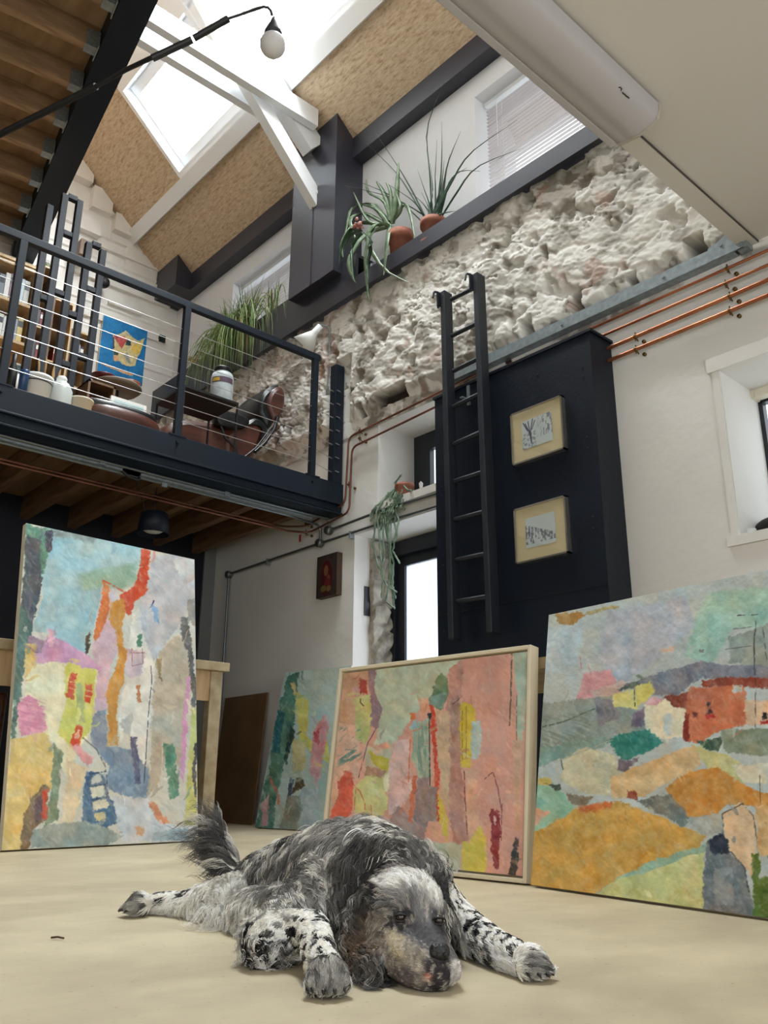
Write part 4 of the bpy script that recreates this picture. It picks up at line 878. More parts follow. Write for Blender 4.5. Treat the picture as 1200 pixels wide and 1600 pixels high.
canvas('framed_abstract_painting', (2.492, 3.188), (2.556, 2.073), 0.113, 0.865, 0.03, OPSF, (222,164,148), (480, 980), 3.158, 440, 340, 'wide pink and sage abstract painting in a cream floating frame behind the dog', 23, frame=(0.016, 0.055))
OPS3 = [('p', [(850,100),(1200,40),(1200,220),(960,260),(860,430),(740,380),(780,250)], (160,200,182), 12), ('p', [(400,190),(740,120),(790,250),(600,430),(450,510),(350,400)], (180,188,202), 14), ('p', [(90,260),(300,240),(260,430),(90,480)], (184,204,214), 14), ('p', [(120,180),(240,180),(240,230),(120,250)], (200,206,196)),
('p', [(162,195),(250,188),(300,200),(235,250),(180,240)], (190,140,72)), ('p', [(300,190),(460,160),(440,180),(300,200)], (180,160,100)), ('p', [(640,350),(700,340),(690,370),(640,365)], (216,184,160)), ('p', [(810,355),(835,355),(830,375),(812,372)], (120,130,130)),
('p', [(440,520),(600,470),(700,440),(830,410),(940,430),(1200,370),(1200,540),(820,480),(700,560),(600,560)], (126,126,138)), ('p', [(940,300),(1110,240),(1200,300),(1200,440),(940,420)], (150,160,150)),
('p', [(285,470),(410,440),(440,510),(350,580),(255,585)], (222,160,166)), ('p', [(330,540),(480,490),(460,560),(340,600)], (206,180,170)), ('p', [(90,600),(420,560),(560,640),(565,710),(420,760),(210,830),(70,880)], (148,158,150)), ('p', [(340,570),(420,580),(460,650),(360,700)], (130,130,140)),
('p', [(70,800),(400,740),(390,790),(200,840),(90,880)], (134,166,156)), ('p', [(440,540),(530,490),(540,520),(450,545)], (84,96,84)), ('p', [(415,560),(515,540),(530,625),(430,610)], (216,214,128)), ('p', [(520,520),(590,500),(612,545),(560,600),(525,610)], (212,208,112)), ('l', [(517,540),(520,610)], (60,60,60), 3),
('p', [(515,640),(565,615),(575,700),(510,700)], (120,108,130)), ('p', [(560,610),(650,580),(748,620),(742,752),(600,752),(562,690)], (234,224,192)), ('p', [(640,570),(765,540),(755,620),(690,610)], (132,62,48)), ('p', [(560,600),(600,570),(650,580),(620,610)], (222,166,176)), ('p', [(650,650),(680,645),(690,740),(655,740)], (200,206,200)),
('p', [(755,530),(1010,510),(1025,690),(900,720),(800,772),(738,765)], (206,112,74)), ('p', [(740,640),(765,640),(765,770),(738,765)], (140,50,40)), ('p', [(820,490),(980,478),(1200,530),(1200,570),(985,520),(820,520)], (152,68,48)), ('p', [(840,590),(858,590),(862,640),(843,640)], (60,50,56), 3), ('p', [(780,635),(800,635),(800,660),(780,660)], (120,60,50), 3), ('p', [(835,640),(875,645),(870,660),(840,655)], (190,40,40), 3), ('p', [(958,515),(998,515),(998,545),(960,545)], (206,210,200), 3),
('p', [(1012,585),(1200,550),(1200,700),(1020,695)], (228,186,146)), ('p', [(1088,640),(1112,640),(1112,670),(1090,670)], (50,44,50), 3), ('p', [(1082,675),(1125,675),(1120,692),(1085,690)], (180,40,40), 3),
('p', [(400,760),(480,730),(570,710),(645,770),(560,820),(460,850),(425,800)], (44,134,124)), ('p', [(200,840),(300,790),(430,830),(455,900),(400,1010),(280,990),(190,940)], (206,198,164)), ('p', [(450,850),(540,840),(480,910),(445,890)], (116,96,104)),
('p', [(405,930),(600,850),(790,780),(820,870),(700,940),(560,1010),(420,1025)], (222,186,132)), ('p', [(780,780),(920,830),(1010,870),(1000,950),(850,900)], (198,198,136)), ('p', [(795,760),(910,750),(900,812),(840,800)], (54,86,70)), ('p', [(900,715),(1200,690),(1200,850),(930,822)], (136,148,124)),
('p', [(950,870),(1200,840),(1200,980),(1000,950)], (214,210,186)), ('p', [(655,985),(760,900),(880,885),(1060,990),(1200,1010),(1200,1060),(930,1050),(880,1100),(790,1130),(720,1060)], (208,142,60)), ('p', [(530,1030),(680,1000),(775,1115),(740,1145),(600,1075)], (112,122,118)), ('p', [(750,1110),(920,1090),(920,1170),(830,1190)], (176,178,170)),
('p', [(60,1140),(260,1070),(450,1030),(600,1090),(845,1190),(800,1255),(550,1330),(420,1400),(330,1450),(30,1430)], (214,164,74)), ('p', [(220,1000),(340,1010),(300,1060),(240,1050)], (130,120,100)), ('p', [(270,1060),(420,1035),(410,1065),(280,1085)], (206,110,60), 6), ('p', [(480,980),(525,985),(530,1030),(490,1020)], (160,80,60), 3),
('p', [(70,950),(200,990),(250,1070),(120,1150),(60,1170)], (150,196,168)), ('p', [(70,1060),(150,1085),(60,1150)], (232,174,142)), ('p', [(80,930),(140,930),(160,965),(90,965)], (206,180,90)), ('p', [(120,955),(190,960),(180,985)], (50,70,60), 3),
('p', [(330,1460),(420,1400),(560,1340),(825,1245),(835,1530),(700,1530),(350,1480)], (206,206,132)), ('p', [(425,1395),(560,1310),(843,1230),(835,1262),(560,1352)], (150,188,164)), ('p', [(720,1290),(800,1270),(820,1480),(740,1480)], (214,206,140)),
('p', [(910,1090),(990,1040),(1055,1090),(1075,1420),(1020,1340),(940,1250),(918,1170)], (228,190,148)), ('l', [(915,1180),(912,1090),(1000,1045),(1050,1100),(1075,1280)], (60,60,66), 4), ('p', [(1055,1050),(1300,1030),(1300,1280),(1075,1275)], (218,172,112)),
('p', [(850,1210),(910,1170),(945,1220),(942,1260),(1010,1330),(1065,1600),(820,1560),(835,1250)], (112,118,122)), ('p', [(850,1220),(905,1172),(945,1215),(935,1270),(865,1265)], (44,50,62)), ('l', [(950,1260),(1010,1330),(1030,1440)], (40,44,54), 4), ('p', [(870,1330),(960,1330),(960,1500),(880,1500)], (138,146,150)),
('p', [(1042,1270),(1080,1270),(1076,1380),(1120,1370),(1115,1280),(1300,1270),(1300,1700),(1050,1640)], (88,118,48)), ('l', [(1060,230),(1052,330),(1056,470)], (70,70,70), 5), ('l', [(980,205),(1070,200)], (70,60,60), 4), ('l', [(960,265),(1040,255)], (90,90,90), 3), ('l', [(925,355),(1040,340)], (90,90,90), 3), ('l', [(1060,480),(1058,700)], (70,60,60), 3), ('l', [(1090,260),(1110,400)], (80,80,80), 3), ('l', [(1078,920),(1080,1040)], (90,70,60), 3),
('l', [(110,700),(200,680),(340,620)], (80,100,70), 5), ('l', [(160,860),(420,760)], (170,176,160), 4), ('l', [(190,850),(200,890)], (60,70,60), 4), ('l', [(275,390),(282,440)], (200,120,140), 4), ('s', [(90,660),(330,620),(330,780),(100,820)], (120,136,118), .4, 8, .6)]
OPS3 = [(o[0], [((x if x < 1195 else 1700), y) for x, y in o[1]], *o[2:]) for o in OPS3]
canvas('landscape_painting', (2.525, 2.035), (2.385, 0.88), 0.165, 0.985, 0.04, OPS3, (186,196,194), (810, 890), 2.857, 400, 380, 'large unframed landscape canvas with orange house and ochre fields at the right edge', 37)
OPS2 = [('p', [(440,640),(760,620),(760,800),(640,860),(560,760)], (166,186,176), 14), ('p', [(490,680),(540,660),(525,850),(520,960),(480,1130),(430,1300),(400,1520),(300,1530),(380,1200),(410,960),(470,760)], (78,122,102)), ('p', [(430,860),(470,880),(440,1100),(400,1090)], (50,104,110)),
('p', [(520,770),(605,810),(585,1000),(640,1060),(700,1030),(720,1160),(600,1095),(550,1020)], (196,192,96)), ('p', [(515,1020),(582,1040),(585,1190),(515,1210)], (190,176,120)), ('p', [(620,980),(690,890),(720,900),(690,1060),(650,1280),(608,1200)], (196,136,136)), ('p', [(630,980),(660,970),(650,1060),(625,1040)], (170,70,80)),
('p', [(500,955),(528,978),(492,1130),(468,1130)], (46,60,52)), ('p', [(530,1240),(560,1230),(580,1280),(500,1330)], (90,80,60)), ('p', [(500,1230),(520,1240),(490,1380),(475,1370)], (64,76,96)), ('p', [(560,1290),(650,1300),(640,1540),(540,1520)], (158,178,184)), ('p', [(480,1340),(560,1330),(540,1530),(440,1520)], (126,130,116)),
('p', [(385,1230),(400,1240),(450,1370),(440,1390)], (206,110,80), 3), ('p', [(340,1380),(380,1320),(375,1500),(340,1500)], (196,150,150)), ('p', [(500,720),(520,715),(530,800),(515,790)], (200,180,120))]
canvas('green_abstract_painting', (3.855, 5.752), (3.962, 5.02), math.radians(11.5), 1.215, 0.035, OPS2, (160,182,176), (310, 860), 3.48, 200, 260, 'unframed green and grey abstract canvas leaning on the wall left of the framed one', 51)

# plywood sheet, tools beside it, workbench, low table behind the leaning paintings
def leaning_board(name, A, B, tilt, height, th, m, **kw):
    A = Vector((*A, 0.0)); B = Vector((*B, 0.0)); u = (B-A); n = Vector((-u.y, u.x, 0)).normalized(); n = n if n.dot(A) > 0 else -n
    upv = Vector((0, 0, 1))*math.cos(tilt)+n*math.sin(tilt); bk = n*math.cos(tilt)-Vector((0, 0, 1))*math.sin(tilt)
    return MB().obox(A+Vector((0, 0, th*math.sin(tilt)+.001)), u, upv*height, bk*th).build(name, m, **kw)
M['ply'] = mat('brown_hardboard', (128, 100, 70), 0.5, rgb2=(108, 82, 56), vscale=3)
leaning_board('hardboard_sheet', (4.132, 6.9), (4.098, 6.168), 0.084, 1.075, 0.012, M['ply'], label='plain brown hardboard sheet leaning on the shaded wall beside the workbench', cat='board')
t = thing('paint_tin', (4.13, 5.95, 0), 'small dark green printed can on the floor between the brown sheet and green canvas', 'can')
MB().lathe((4.13, 5.95, 0), [(0, 0), (0.04, 0), (0.04, 0.2), (0.025, 0.225), (0.02, 0.25), (0, 0.25)], 18).build('body', mat('green_can', (20, 48, 44), 0.35), t); MB().lathe((4.13, 5.95, 0.06), [(0.0405, 0), (0.0405, 0.09)], 18).build('label_band', mat('can_label', (150, 156, 146), 0.5), t)
wb = thing('workbench', (1.8, 5.5, 0), 'pale worn timber workbench standing behind the tall street painting', 'bench')
MB().box((0.2, 5.06, 1.06), (3.12, 5.85, 1.12)).build('worktop', M['oldwood'], wb, bevel=0.005)
for x, y in ((3.0, 5.10), (3.0, 5.70), (0.3, 5.10), (0.3, 5.70)): MB().box((x, y, 0), (x+0.09, y+0.07, 1.06)).build('leg', M['oldwood'], wb, bevel=0.004)
MB().box((0.35, 5.115, 0.86), (3.0, 5.14, 1.06)).build('apron', M['birch'], wb); MB().box((3.02, 5.17, 0.30), (3.07, 5.70, 0.42)).build('rail', M['oldwood'], wb)
MB().box((2.88, 5.35, 0.0), (2.95, 5.42, 1.06)).build('brace', M['oldwood'], wb)
dt = thing('drawer_chest', (1.2, 5.5, 0), 'dark varnished wooden chest with turned knobs under the workbench at far left', 'chest')
M['darkwood'] = mat('dark_varnished_wood', (84, 50, 30), 0.35, rgb2=(54, 30, 18), vscale=3, stretch=(1, 8, 8))
MB().box((0.45, 5.3, 0.02), (1.75, 5.75, 0.84)).build('carcass', M['darkwood'], dt, bevel=0.006)
for k in range(5):
    z = 0.06+0.155*k
    dr = MB().box((0.48, 5.275, z), (1.72, 5.3, z+0.14)).build('drawer', M['darkwood'], dt, bevel=0.006)
    for x in (0.8, 1.62): MB().lathe((x, 5.275, z+0.07), [(0.0, 0.03), (0.014, 0.028), (0.016, 0.015), (0.007, 0.006), (0.008, 0.0)], 12, (0, -1, 0)).build('knob', M['brass'], dr)
# low table the two big paintings lean on
tb = thing('trestle_table', (3.0, 2.1, 0), 'low wooden table hidden behind the framed abstract and landscape paintings', 'table')
MB().box((2.72, 0.9, 0.78), (3.5, 3.0, 0.825)).build('tabletop', M['oldwood'], tb)
for x in (2.78, 3.4):
    for y in (0.96, 1.97, 2.9): MB().box((x-.03, y-.03, 0), (x+.03, y+.03, 0.78)).build('leg', M['pine'], tb)

# ================================================================== PLANTS
def leafmat(n, c1, c2): return mat(n, c1, 0.42, rgb2=c2, vscale=14)
M['aloe'] = leafmat('pale_succulent_leaf', (138, 156, 128), (88, 112, 80)); M['rush'] = leafmat('dark_rush_leaf', (52, 84, 58), (34, 62, 44))
M['spider'] = leafmat('spider_leaf', (128, 156, 84), (84, 118, 56)); M['spider2'] = leafmat('pale_spider_leaf', (200, 208, 150), (150, 170, 100)); M['dry'] = mat('dry_leaf', (168, 136, 88), 0.7)
M['trail'] = leafmat('trailing_cactus_stem', (138, 158, 138), (90, 114, 92)); M['darkleaf'] = leafmat('dark_leaf', (62, 92, 60), (36, 58, 40)); M['pink'] = mat('pink_bloom', (206, 150, 142), 0.6, rgb2=(150, 84, 80), vscale=30)
def pot(parent, c, r, h, m='terracotta', saucer=False):
    c = Vector(c)
    MB().lathe(c, [(0, 0), (r*0.72, 0), (r*0.93, h*0.76), (r*1.04, h*0.76), (r*1.06, h), (r*0.94, h), (r*0.88, h*0.86), (0, h*0.86)], 28).build('pot', M[m], parent)
    MB().lathe(c+Vector((0, 0, h*0.84)), [(0, 0.012), (r*0.87, 0.006)], 20).build('soil', M['soil'], parent)
    if saucer: MB().lathe(c-Vector((0, 0, 0.012)), [(0, 0), (r*1.0, 0), (r*1.16, 0.022), (r*1.1, 0.022), (r*0.9, 0.008), (0, 0.008)], 28).build('saucer', M[m], parent)
def leafblade(b, pts, w, th=0.003, side=None, taper=1.0, fold=0.25):
    """tapering bent leaf with a V section along a smooth path"""
    pts = [Vector(p) for p in pts]; n = 10; out = []
    for k in range(n+1):                            # quadratic-ish resample
        t = k/n*(len(pts)-1); i = min(int(t), len(pts)-2); f_ = t-i
        p0 = pts[max(i-1, 0)]; p1 = pts[i]; p2 = pts[i+1]; p3 = pts[min(i+2, len(pts)-1)]
        out.append(0.5*((2*p1)+(p2-p0)*f_+(2*p0-5*p1+4*p2-p3)*f_*f_+(3*p1-p0-3*p2+p3)*f_**3))
    vs = []
    for k, p in enumerate(out):
        d = (out[min(k+1, n)]-out[max(k-1, 0)]).normalized(); s = Vector(side) if side else d.cross(Vector((0, 0, 1)))
        s = s.normalized() if s.length > .05 else Vector((0, 1, 0)); nn = s.cross(d).normalized(); t = k/n
        ww = w*(min(1, 0.55+t*1.6) if t < .3 else 1)*(1-t**1.8*taper*0.97)/2
        vs += [p-s*ww+nn*ww*fold, p-nn*th*(1-t), p+s*ww+nn*ww*fold, p+nn*(th*0.3)]
    fs = []
    for k in range(n):
        for j in range(4): fs.append((4*k+j, 4*k+(j+1) % 4, 4*(k+1)+(j+1) % 4, 4*(k+1)+j))
    b.add(vs, fs, True)
ZS = 4.502
# spiky rush-like plant, right pot
rp_ = thing('spiky_potted_plant', (4.15, 4.0, ZS), 'terracotta pot of long thin upright dark green spikes on the dark ledge', 'plant')
cP = on(676, 362, 0, 4.205); base = Vector((4.213, cP.y, ZS+0.012))
zrim = on(677, 331, 0, 4.12).z; hp = zrim-base.z
tips = [(697, 120, 668, 200, 4.2), (562, 172, 615, 250, 4.18), (549, 203, 612, 262, 4.2), (808, 188, 735, 240, 4.12), (818, 231, 745, 262, 4.14), (720, 205, 700, 255, 4.2), (683, 218, 680, 280, 4.25), (668, 235, 672, 290, 4.25), (652, 265, 664, 300, 4.25), (545, 278, 600, 300, 4.12), (538, 290, 600, 305, 4.12), (730, 262, 705, 280, 4.2), (690, 190, 690, 260, 4.22), (712, 330, 700, 332, 4.2), (640, 300, 655, 312, 4.2), (606, 288, 640, 310, 4.1), (750, 268, 715, 270, 4.2), (658, 300, 668, 320, 4.2), (672, 255, 676, 300, 4.25), (694, 250, 690, 290, 4.2), (703, 240, 690, 300, 4.22)]
r_ = random.Random(5)
for tx, ty, mx_, my_, xx in tips:
    p0 = base+Vector((r_.uniform(-.04, .04), r_.uniform(-.05, .05), hp*0.85)); b = MB()
    leafblade(b, [p0, p0+(on(mx_, my_, 0, (4.2+xx-.04)/2)-p0)*0.5+Vector((0, 0, 0.03)), on(mx_, my_, 0, (4.2+xx-.04)/2), on(tx, ty, 0, xx-.04)], 0.022, 0.009, None, 1.0, 0.5); b.build('spike_leaf', M['rush'], rp_)
pot(rp_, base, 0.104, hp, saucer=True)
# pale succulent with broad arching leaves, left pot
al = thing('arching_succulent', (4.16, 4.45, ZS), 'terracotta pot with broad pale grey-green arching leaves beside the dark post', 'plant')
base2 = Vector((4.213, on(625, 400, 0, 4.205).y, ZS)); zr2 = on(625, 351, 0, 4.12).z; hp2 = zr2-base2.z
for path, w_ in (([(612, 350), (618, 300), (622, 254)], .045), ([(610, 345), (600, 305), (588, 283)], .04), ([(608, 350), (585, 325), (556, 318)], .04), ([(606, 350), (578, 318), (550, 328), (540, 365)], .045), ([(606, 352), (570, 335), (548, 345), (560, 385)], .045), ([(610, 355), (590, 350), (575, 375), (600, 420), (640, 442)], .04), ([(608, 355), (585, 360), (572, 400), (576, 470)], .035),
      ([(604, 355), (560, 350), (536, 380), (536, 402)], .05), ([(606, 355), (570, 370), (546, 410), (555, 440)], .045), ([(612, 345), (630, 320), (640, 330), (648, 370)], .03), ([(608, 345), (600, 315), (575, 300), (572, 280)], .03), ([(605, 350), (575, 345), (552, 300)], .03), ([(610, 350), (606, 380), (600, 430)], .032), ([(612, 345), (609, 300), (603, 285)], .03), ([(615, 345), (625, 325), (618, 300)], .03)):
    P_ = [on(px, py, 0, 4.17 if i == 0 else (4.14 if py < 340 else 4.07)) for i, (px, py) in enumerate(path)]
    b = MB(); leafblade(b, P_, w_*2.2, 0.014, (0, 1, .35), .8, .35); b.build('leaf', M['aloe'], al)
pot(al, base2, 0.106, hp2)
# small blooming dark-leaved plant at its left
fl = thing('flowering_plant', (4.14, 4.75, ZS+.0), 'small plant with dusty pink blossom and dark drooping leaves against the dark post', 'plant')
c0 = on(562, 352, 0, 3.97); 
for k in range(14):
    v = Vector((r_.gauss(0, 1), r_.gauss(0, 1), r_.gauss(0, 1))).normalized()*r_.uniform(.02, .06)
    b = MB(); p = c0+v; b.lathe(p, [(0, -0.012), (0.014, -0.004), (0.018, 0.008), (0.006, 0.01)], 7, (r_.uniform(-1, 1), r_.uniform(-1, 1), 1)); b.build('blossom', M['pink'], fl)
for path in ([(566, 360), (545, 370), (538, 392)], [(566, 365), (550, 385), (552, 430), (556, 442)], [(566, 362), (580, 380), (574, 420), (577, 465)], [(560, 362), (548, 360), (534, 385), (530, 415)]):
    b = MB(); leafblade(b, [on(px, py, 0, 3.965) for px, py in path], 0.05, 0.004, None, .9, .2); b.build('leaf', M['darkleaf'], fl)
MB().lathe((4.17, c0.y+0.0, ZS+0.0), [(0, 0), (0.05, 0), (0.065, 0.12), (0, 0.12)], 20).build('pot', M['charcoal'], fl)
# big spider plant over the ledge above the desk
sp = thing('spider_plant', (4.15, 6.7, 4.83), 'bushy grassy green spider plant spilling over the dark ledge above the desk', 'plant')
r_ = random.Random(9)
hY = (on(350, 480, 0, 4.15).y, on(425, 470, 0, 4.15).y)
mbs = {'spider': MB(), 'spider2': MB(), 'dry': MB()}
def hub(py_): return Vector((4.14, py_, 4.85))
cents = [(on(372, 516, 0, 4.11).y, 1.0), (on(356, 526, 0, 4.11).y, 1.0), (on(386, 506, 0, 4.11).y, .7), (on(342, 540, 0, 4.11).y, .5), (on(422, 482, 0, 4.11).y, .22)]
for cy, sc_ in cents:
    for k in range(int(150*sc_)):
        ang = r_.uniform(-1.2, 1.2) + math.pi; L = r_.uniform(.35, .78)*(.6+.4*sc_); out_ = Vector((math.cos(ang), math.sin(ang)*1.2, 0)); out_.x = -abs(out_.x)*0.55; out_.y += r_.uniform(-.8, .8)
        h0 = hub(cy+r_.uniform(-.1, .1)); rise = r_.uniform(.05, .24); drop = r_.uniform(.15, .72)*sc_ + (.05)
        if r_.random() < .36: pts = [h0, h0+out_*L*.2+Vector((0, 0, L*.35)), h0+out_*L*.5+Vector((0, 0, L*.55))]
        else: pts = [h0, h0+out_*L*.35+Vector((0, 0, rise)), h0+out_*L*.65+Vector((0, 0, rise*.2-drop*.3)), h0+out_*L*.72+Vector((0, 0, -drop))]
        key = 'spider' if r_.random() < .68 else ('spider2' if r_.random() < .9 else 'dry')
        if key == 'spider2' and r_.random() < .03: key = 'dry'
        leafblade(mbs[key], pts, r_.uniform(.009, .015), .001, None, 1.0, .3)
lf = mbs['spider'].build('foliage', M['spider'], sp); lf['kind'] = 'stuff'; lf = mbs['spider2'].build('pale_foliage', M['spider2'], sp); lf['kind'] = 'stuff'
lf = mbs['dry'].build('dry_foliage', M['dry'], sp); lf['kind'] = 'stuff'
MB().lathe((4.20, cents[0][0], 4.832), [(0, 0), (0.045, 0), (0.06, 0.06), (0, 0.06)], 20).build('pot', M['charcoal'], sp)
# trailing cactus on the small window's board
tr = thing('trailing_cactus', (4.3, 4.5, 2.46), 'terracotta pot of long grey-green trailing stems hanging past the glazed door', 'plant')
pc = Vector((4.33, on(632, 775, 0, 4.33).y, 2.464)); pot(tr, pc, 0.075, 0.13)
r_ = random.Random(12)
paths = [[(628, 770), (600, 790), (592, 840), (600, 900), (598, 935)], [(630, 768), (605, 775), (590, 800), (583, 850), (590, 880), (603, 915), (620, 925)], [(626, 770), (598, 800), (606, 850), (612, 930), (615, 950)], [(628, 772), (610, 785), (612, 840), (610, 900), (604, 940), (618, 951)], [(625, 772), (595, 782), (582, 800), (580, 815)], [(630, 772), (612, 790), (618, 830), (612, 860), (624, 880)], [(626, 768), (604, 785), (598, 830), (602, 870), (596, 880)], [(630, 765), (618, 755), (628, 742)], [(632, 765), (635, 765), (642, 766)],
         [(628, 770), (606, 780), (604, 820), (609, 865), (606, 905)], [(629, 769), (611, 783), (607, 835), (613, 880), (612, 915), (616, 935)], [(627, 769), (600, 784), (589, 812), (594, 860)], [(630, 770), (616, 786), (622, 812), (620, 845)], [(628, 769), (608, 778), (586, 790), (579, 806)]]
for P_ in paths:
    q = []
    for i, (px, py) in enumerate(P_):
        xx = pc.x if i == 0 else (4.24 if i == 1 else 4.185); v = on(px, py, 0, xx); 
        if i == 0: v = Vector((pc.x-.03, v.y, pc.z+.135))
        q.append(v+Vector((r_.uniform(-.012, .012), 0, 0)))
    fine = []
    for i in range(len(q)-1):
        for k in range(6): fine.append(q[i].lerp(q[i+1], k/6)+Vector((r_.uniform(-1, 1), r_.uniform(-1, 1), 0))*.004)
    fine.append(q[-1]); rs_ = [.0065+(.0025 if k % 2 else 0) for k in range(len(fine))]
    MB().tube(fine, rs_, 6).build('stem', M['trail'], tr)
mbx = MB()
for k in range(170):
    tt_ = r_.random(); v = on(628-34*tt_+r_.gauss(0, 5), 772+40*tt_+r_.gauss(0, 6), 0, 4.19+r_.uniform(-.02, .04)); mbx.tube([v, v+Vector((r_.uniform(-.6, .6), r_.uniform(-.5, .5), -1))*.014, v+Vector((r_.uniform(-.6, .6), r_.uniform(-.5, .9), -1.8))*.016], [.005, .0065, .003], 5)
lf = mbx.build('stem_tangle', M['trail'], tr); lf['kind'] = 'stuff'
# little things on the same window board
a_ = on(655, 772, 0, 4.4); t = thing('cat_figurine', (4.42, a_.y, 2.464), 'small white glass figurine with dark base on the window board', 'ornament')
MB().lathe((4.42, a_.y, 2.464), [(0, 0), (.035, 0), (.04, .03), (.02, .06), (.012, .1), (.018, .14), (0, .16)], 14).build('body', M['whitegloss'], t); MB().box((4.37, a_.y-.0, 2.464), (4.41, a_.y+.09, 2.50)).build('base', M['darkwood'], t)
MB().lathe((4.38, on(670, 768, 0, 4.38).y, 2.464), [(0, 0), (.03, .005), (.038, .03), (.03, .055), (0, .065)], 16).build('glass_ball', mat('blue_glass', (30, 60, 130), .15), label='small dark blue glass ball on the window board beside the cabinet', cat='ornament')
# ================================================================== MEZZANINE FURNITURE
r_ = random.Random(21)
# lattice divider of navy square tube
YS = 6.9
lt = thing('lattice_divider', (2.2, YS, ZT), 'tall navy timber lattice divider of stepped ladder-like bays behind the railing', 'room divider')
ups = [((66.7, 383), (43.9, 581), (76, 318)), ((92, 370), (65, 578), (104, 303)), ((117, 370), (91, 581), (126, 312)), ((138, 380), (110.6, 623.6), (138, 377)), ((161, 392), (135, 623.6), (161, 389))]
ux = []
for a, c, tp in ups:
    p, q = on(*a, 1, YS), on(*c, 1, YS); x = (p.x+q.x)/2; zt_ = on(*tp, 1, YS).z; ux.append(x)
    MB().box((x-.029, YS, ZT), (x+.029, YS+.06, zt_)).build('upright', M['charcoalblue'] if 'charcoalblue' in M else M['navy'], lt, bevel=.003)
for i, py_ in ((0, 466), (1, 309), (1, 366), (1, 459), (2, 493), (2, 571), (3, 383), (3, 453), (3, 559), (0, 520), (2, 430)):
    if (i, py_) in ((2, 430), (0, 520)): continue
    pxm = ups[i][0][0]+10 - (py_-380)*.11; z = on(pxm+8, py_, 1, YS).z
    MB().box((ux[i]+.029, YS+.002, z-.025), (ux[i+1]-.029, YS+.058, z+.025)).build('crossbar', M['navy'], lt, bevel=.003)
# tall bookcase
YB = 7.6
bxr = on(63, 414, 1, YB).x; zt_ = on(63, 414, 1, YB).z; bxl = bxr-1.3
bk = thing('bookcase', ((bxl+bxr)/2, YB+.15, ZT), 'tall birch plywood bookcase full of books behind the railing at far left', 'bookcase')
th = .03; D = .3
shz = [on(52, 479, 1, YB).z, on(42, 537, 1, YB).z, on(30, 598, 1, YB).z]
for x in (bxl, bxr-th): MB().box((x, YB, ZT), (x+th, YB+D, zt_)).build('side_panel', M['birch'], bk)
MB().box((bxl, YB+D-.012, ZT), (bxr, YB+D, zt_)).build('back_panel', M['birch'], bk)
for z in [zt_-th, on(60, 424, 1, YB).z]+shz+[ZT+.05]: MB().box((bxl+th, YB+.003, z-th), (bxr-th, YB+D-.012, z)).build('shelf', M['birch'], bk)
def books(x1, x0, y, z, hs, cols, grp, where, depth=.17, face=-1):
    """row of separate books from x1 down to x0"""
    x = x1; k = 0
    while x > x0 and k < 60:
        wd, h, col, nm = cols[k % len(cols)] if k < len(cols) else (r_.uniform(.018, .045), r_.uniform(*hs), r_.choice([(40, 48, 66), (210, 208, 200), (120, 60, 50), (70, 90, 110), (190, 170, 120), (60, 60, 62)]), None)
        key = 'book_%d_%d_%d' % col
        if key not in M: M[key] = mat(key.replace('book', 'cover'), col, .5, var=.12, vscale=60)
        t = thing('book', (x-wd/2, y+depth/2, z), ('%s, %s' % (nm, where)) if nm else 'upright book in the crowded row on %s' % where, 'book', grp)
        MB().box((x-wd+.001, y, z+.001), (x-.001, y+depth, z+h)).build('cover', M[key], t)
        MB().box((x-wd+.003, y+.008, z+h-.0005), (x-.003, y+depth-.002, z+h+.0015)).build('page_block', M['paper'], t)
        if k % 2 == 0: MB().box((x-wd+.003, y-.0008, z+h*.62), (x-.003, y, z+h*.86)).build('title_band', M['paper' if sum(col) < 380 else 'charcoal'], t)
        x -= wd+.002; k += 1
rowA = [(.05, .27, (232, 232, 228), 'white-spined book at the right end'), (.045, .275, (206, 222, 232), 'pale blue and white book second from the right'), (.085, .29, (142, 116, 128), 'wide mauve book'), (.045, .28, (226, 224, 222), 'white book next to the mauve one, left side'), (.05, .25, (120, 126, 138), 'grey book'), (.05, .26, (40, 46, 60), 'dark slate book'), (.055, .29, (30, 46, 176), 'royal blue book'), (.05, .28, (224, 224, 220), 'white book with dark spine letters'), (.04, .27, (196, 198, 200), 'pale grey book left of the royal blue one'), (.06, .25, (40, 60, 92), 'dark blue book at the left end')]
books(bxr-th-.02, bxl+.1, YB+.04, shz[0], (.22, .3), rowA, 'books on the upper shelf', 'the upper shelf of the tall bookcase')
rowB = [(.05, .27, (232, 212, 140), 'pale yellow book at the right end'), (.045, .24, (166, 170, 190), 'lilac grey book'), (.04, .25, (228, 226, 220), 'white book beside the lilac grey one'), (.04, .23, (220, 222, 224), 'off-white narrow book'), (.045, .24, (236, 236, 230), 'white book in the middle'), (.07, .2, (70, 64, 66), 'dark squat book'), (.04, .28, (90, 50, 56), 'dark maroon book'), (.04, .28, (226, 224, 216), 'white tall book left of the maroon one'), (.05, .3, (214, 150, 104), 'orange-brown book')]
books(bxr-th-.03, bxl+.1, YB+.04, shz[1], (.2, .28), rowB, 'books on the lower shelf', 'the lower shelf of the tall bookcase')
t = thing('picture_card', (2.0, YB+.05, shz[2]), 'small postcard of a dark green landscape propped low in the bookcase', 'card')
p = on(27, 578, 1, YB+.02); MB().box((p.x-.05, YB+.02, shz[2]), (p.x+.06, YB+.03, shz[2]+.2)).build('mount', M['paper'], t); MB().box((p.x-.03, YB+.017, shz[2]+.09), (p.x+.045, YB+.02, shz[2]+.18)).build('image', mat('card_green', (60, 92, 88), .5, rgb2=(130, 150, 150), vscale=20), t)
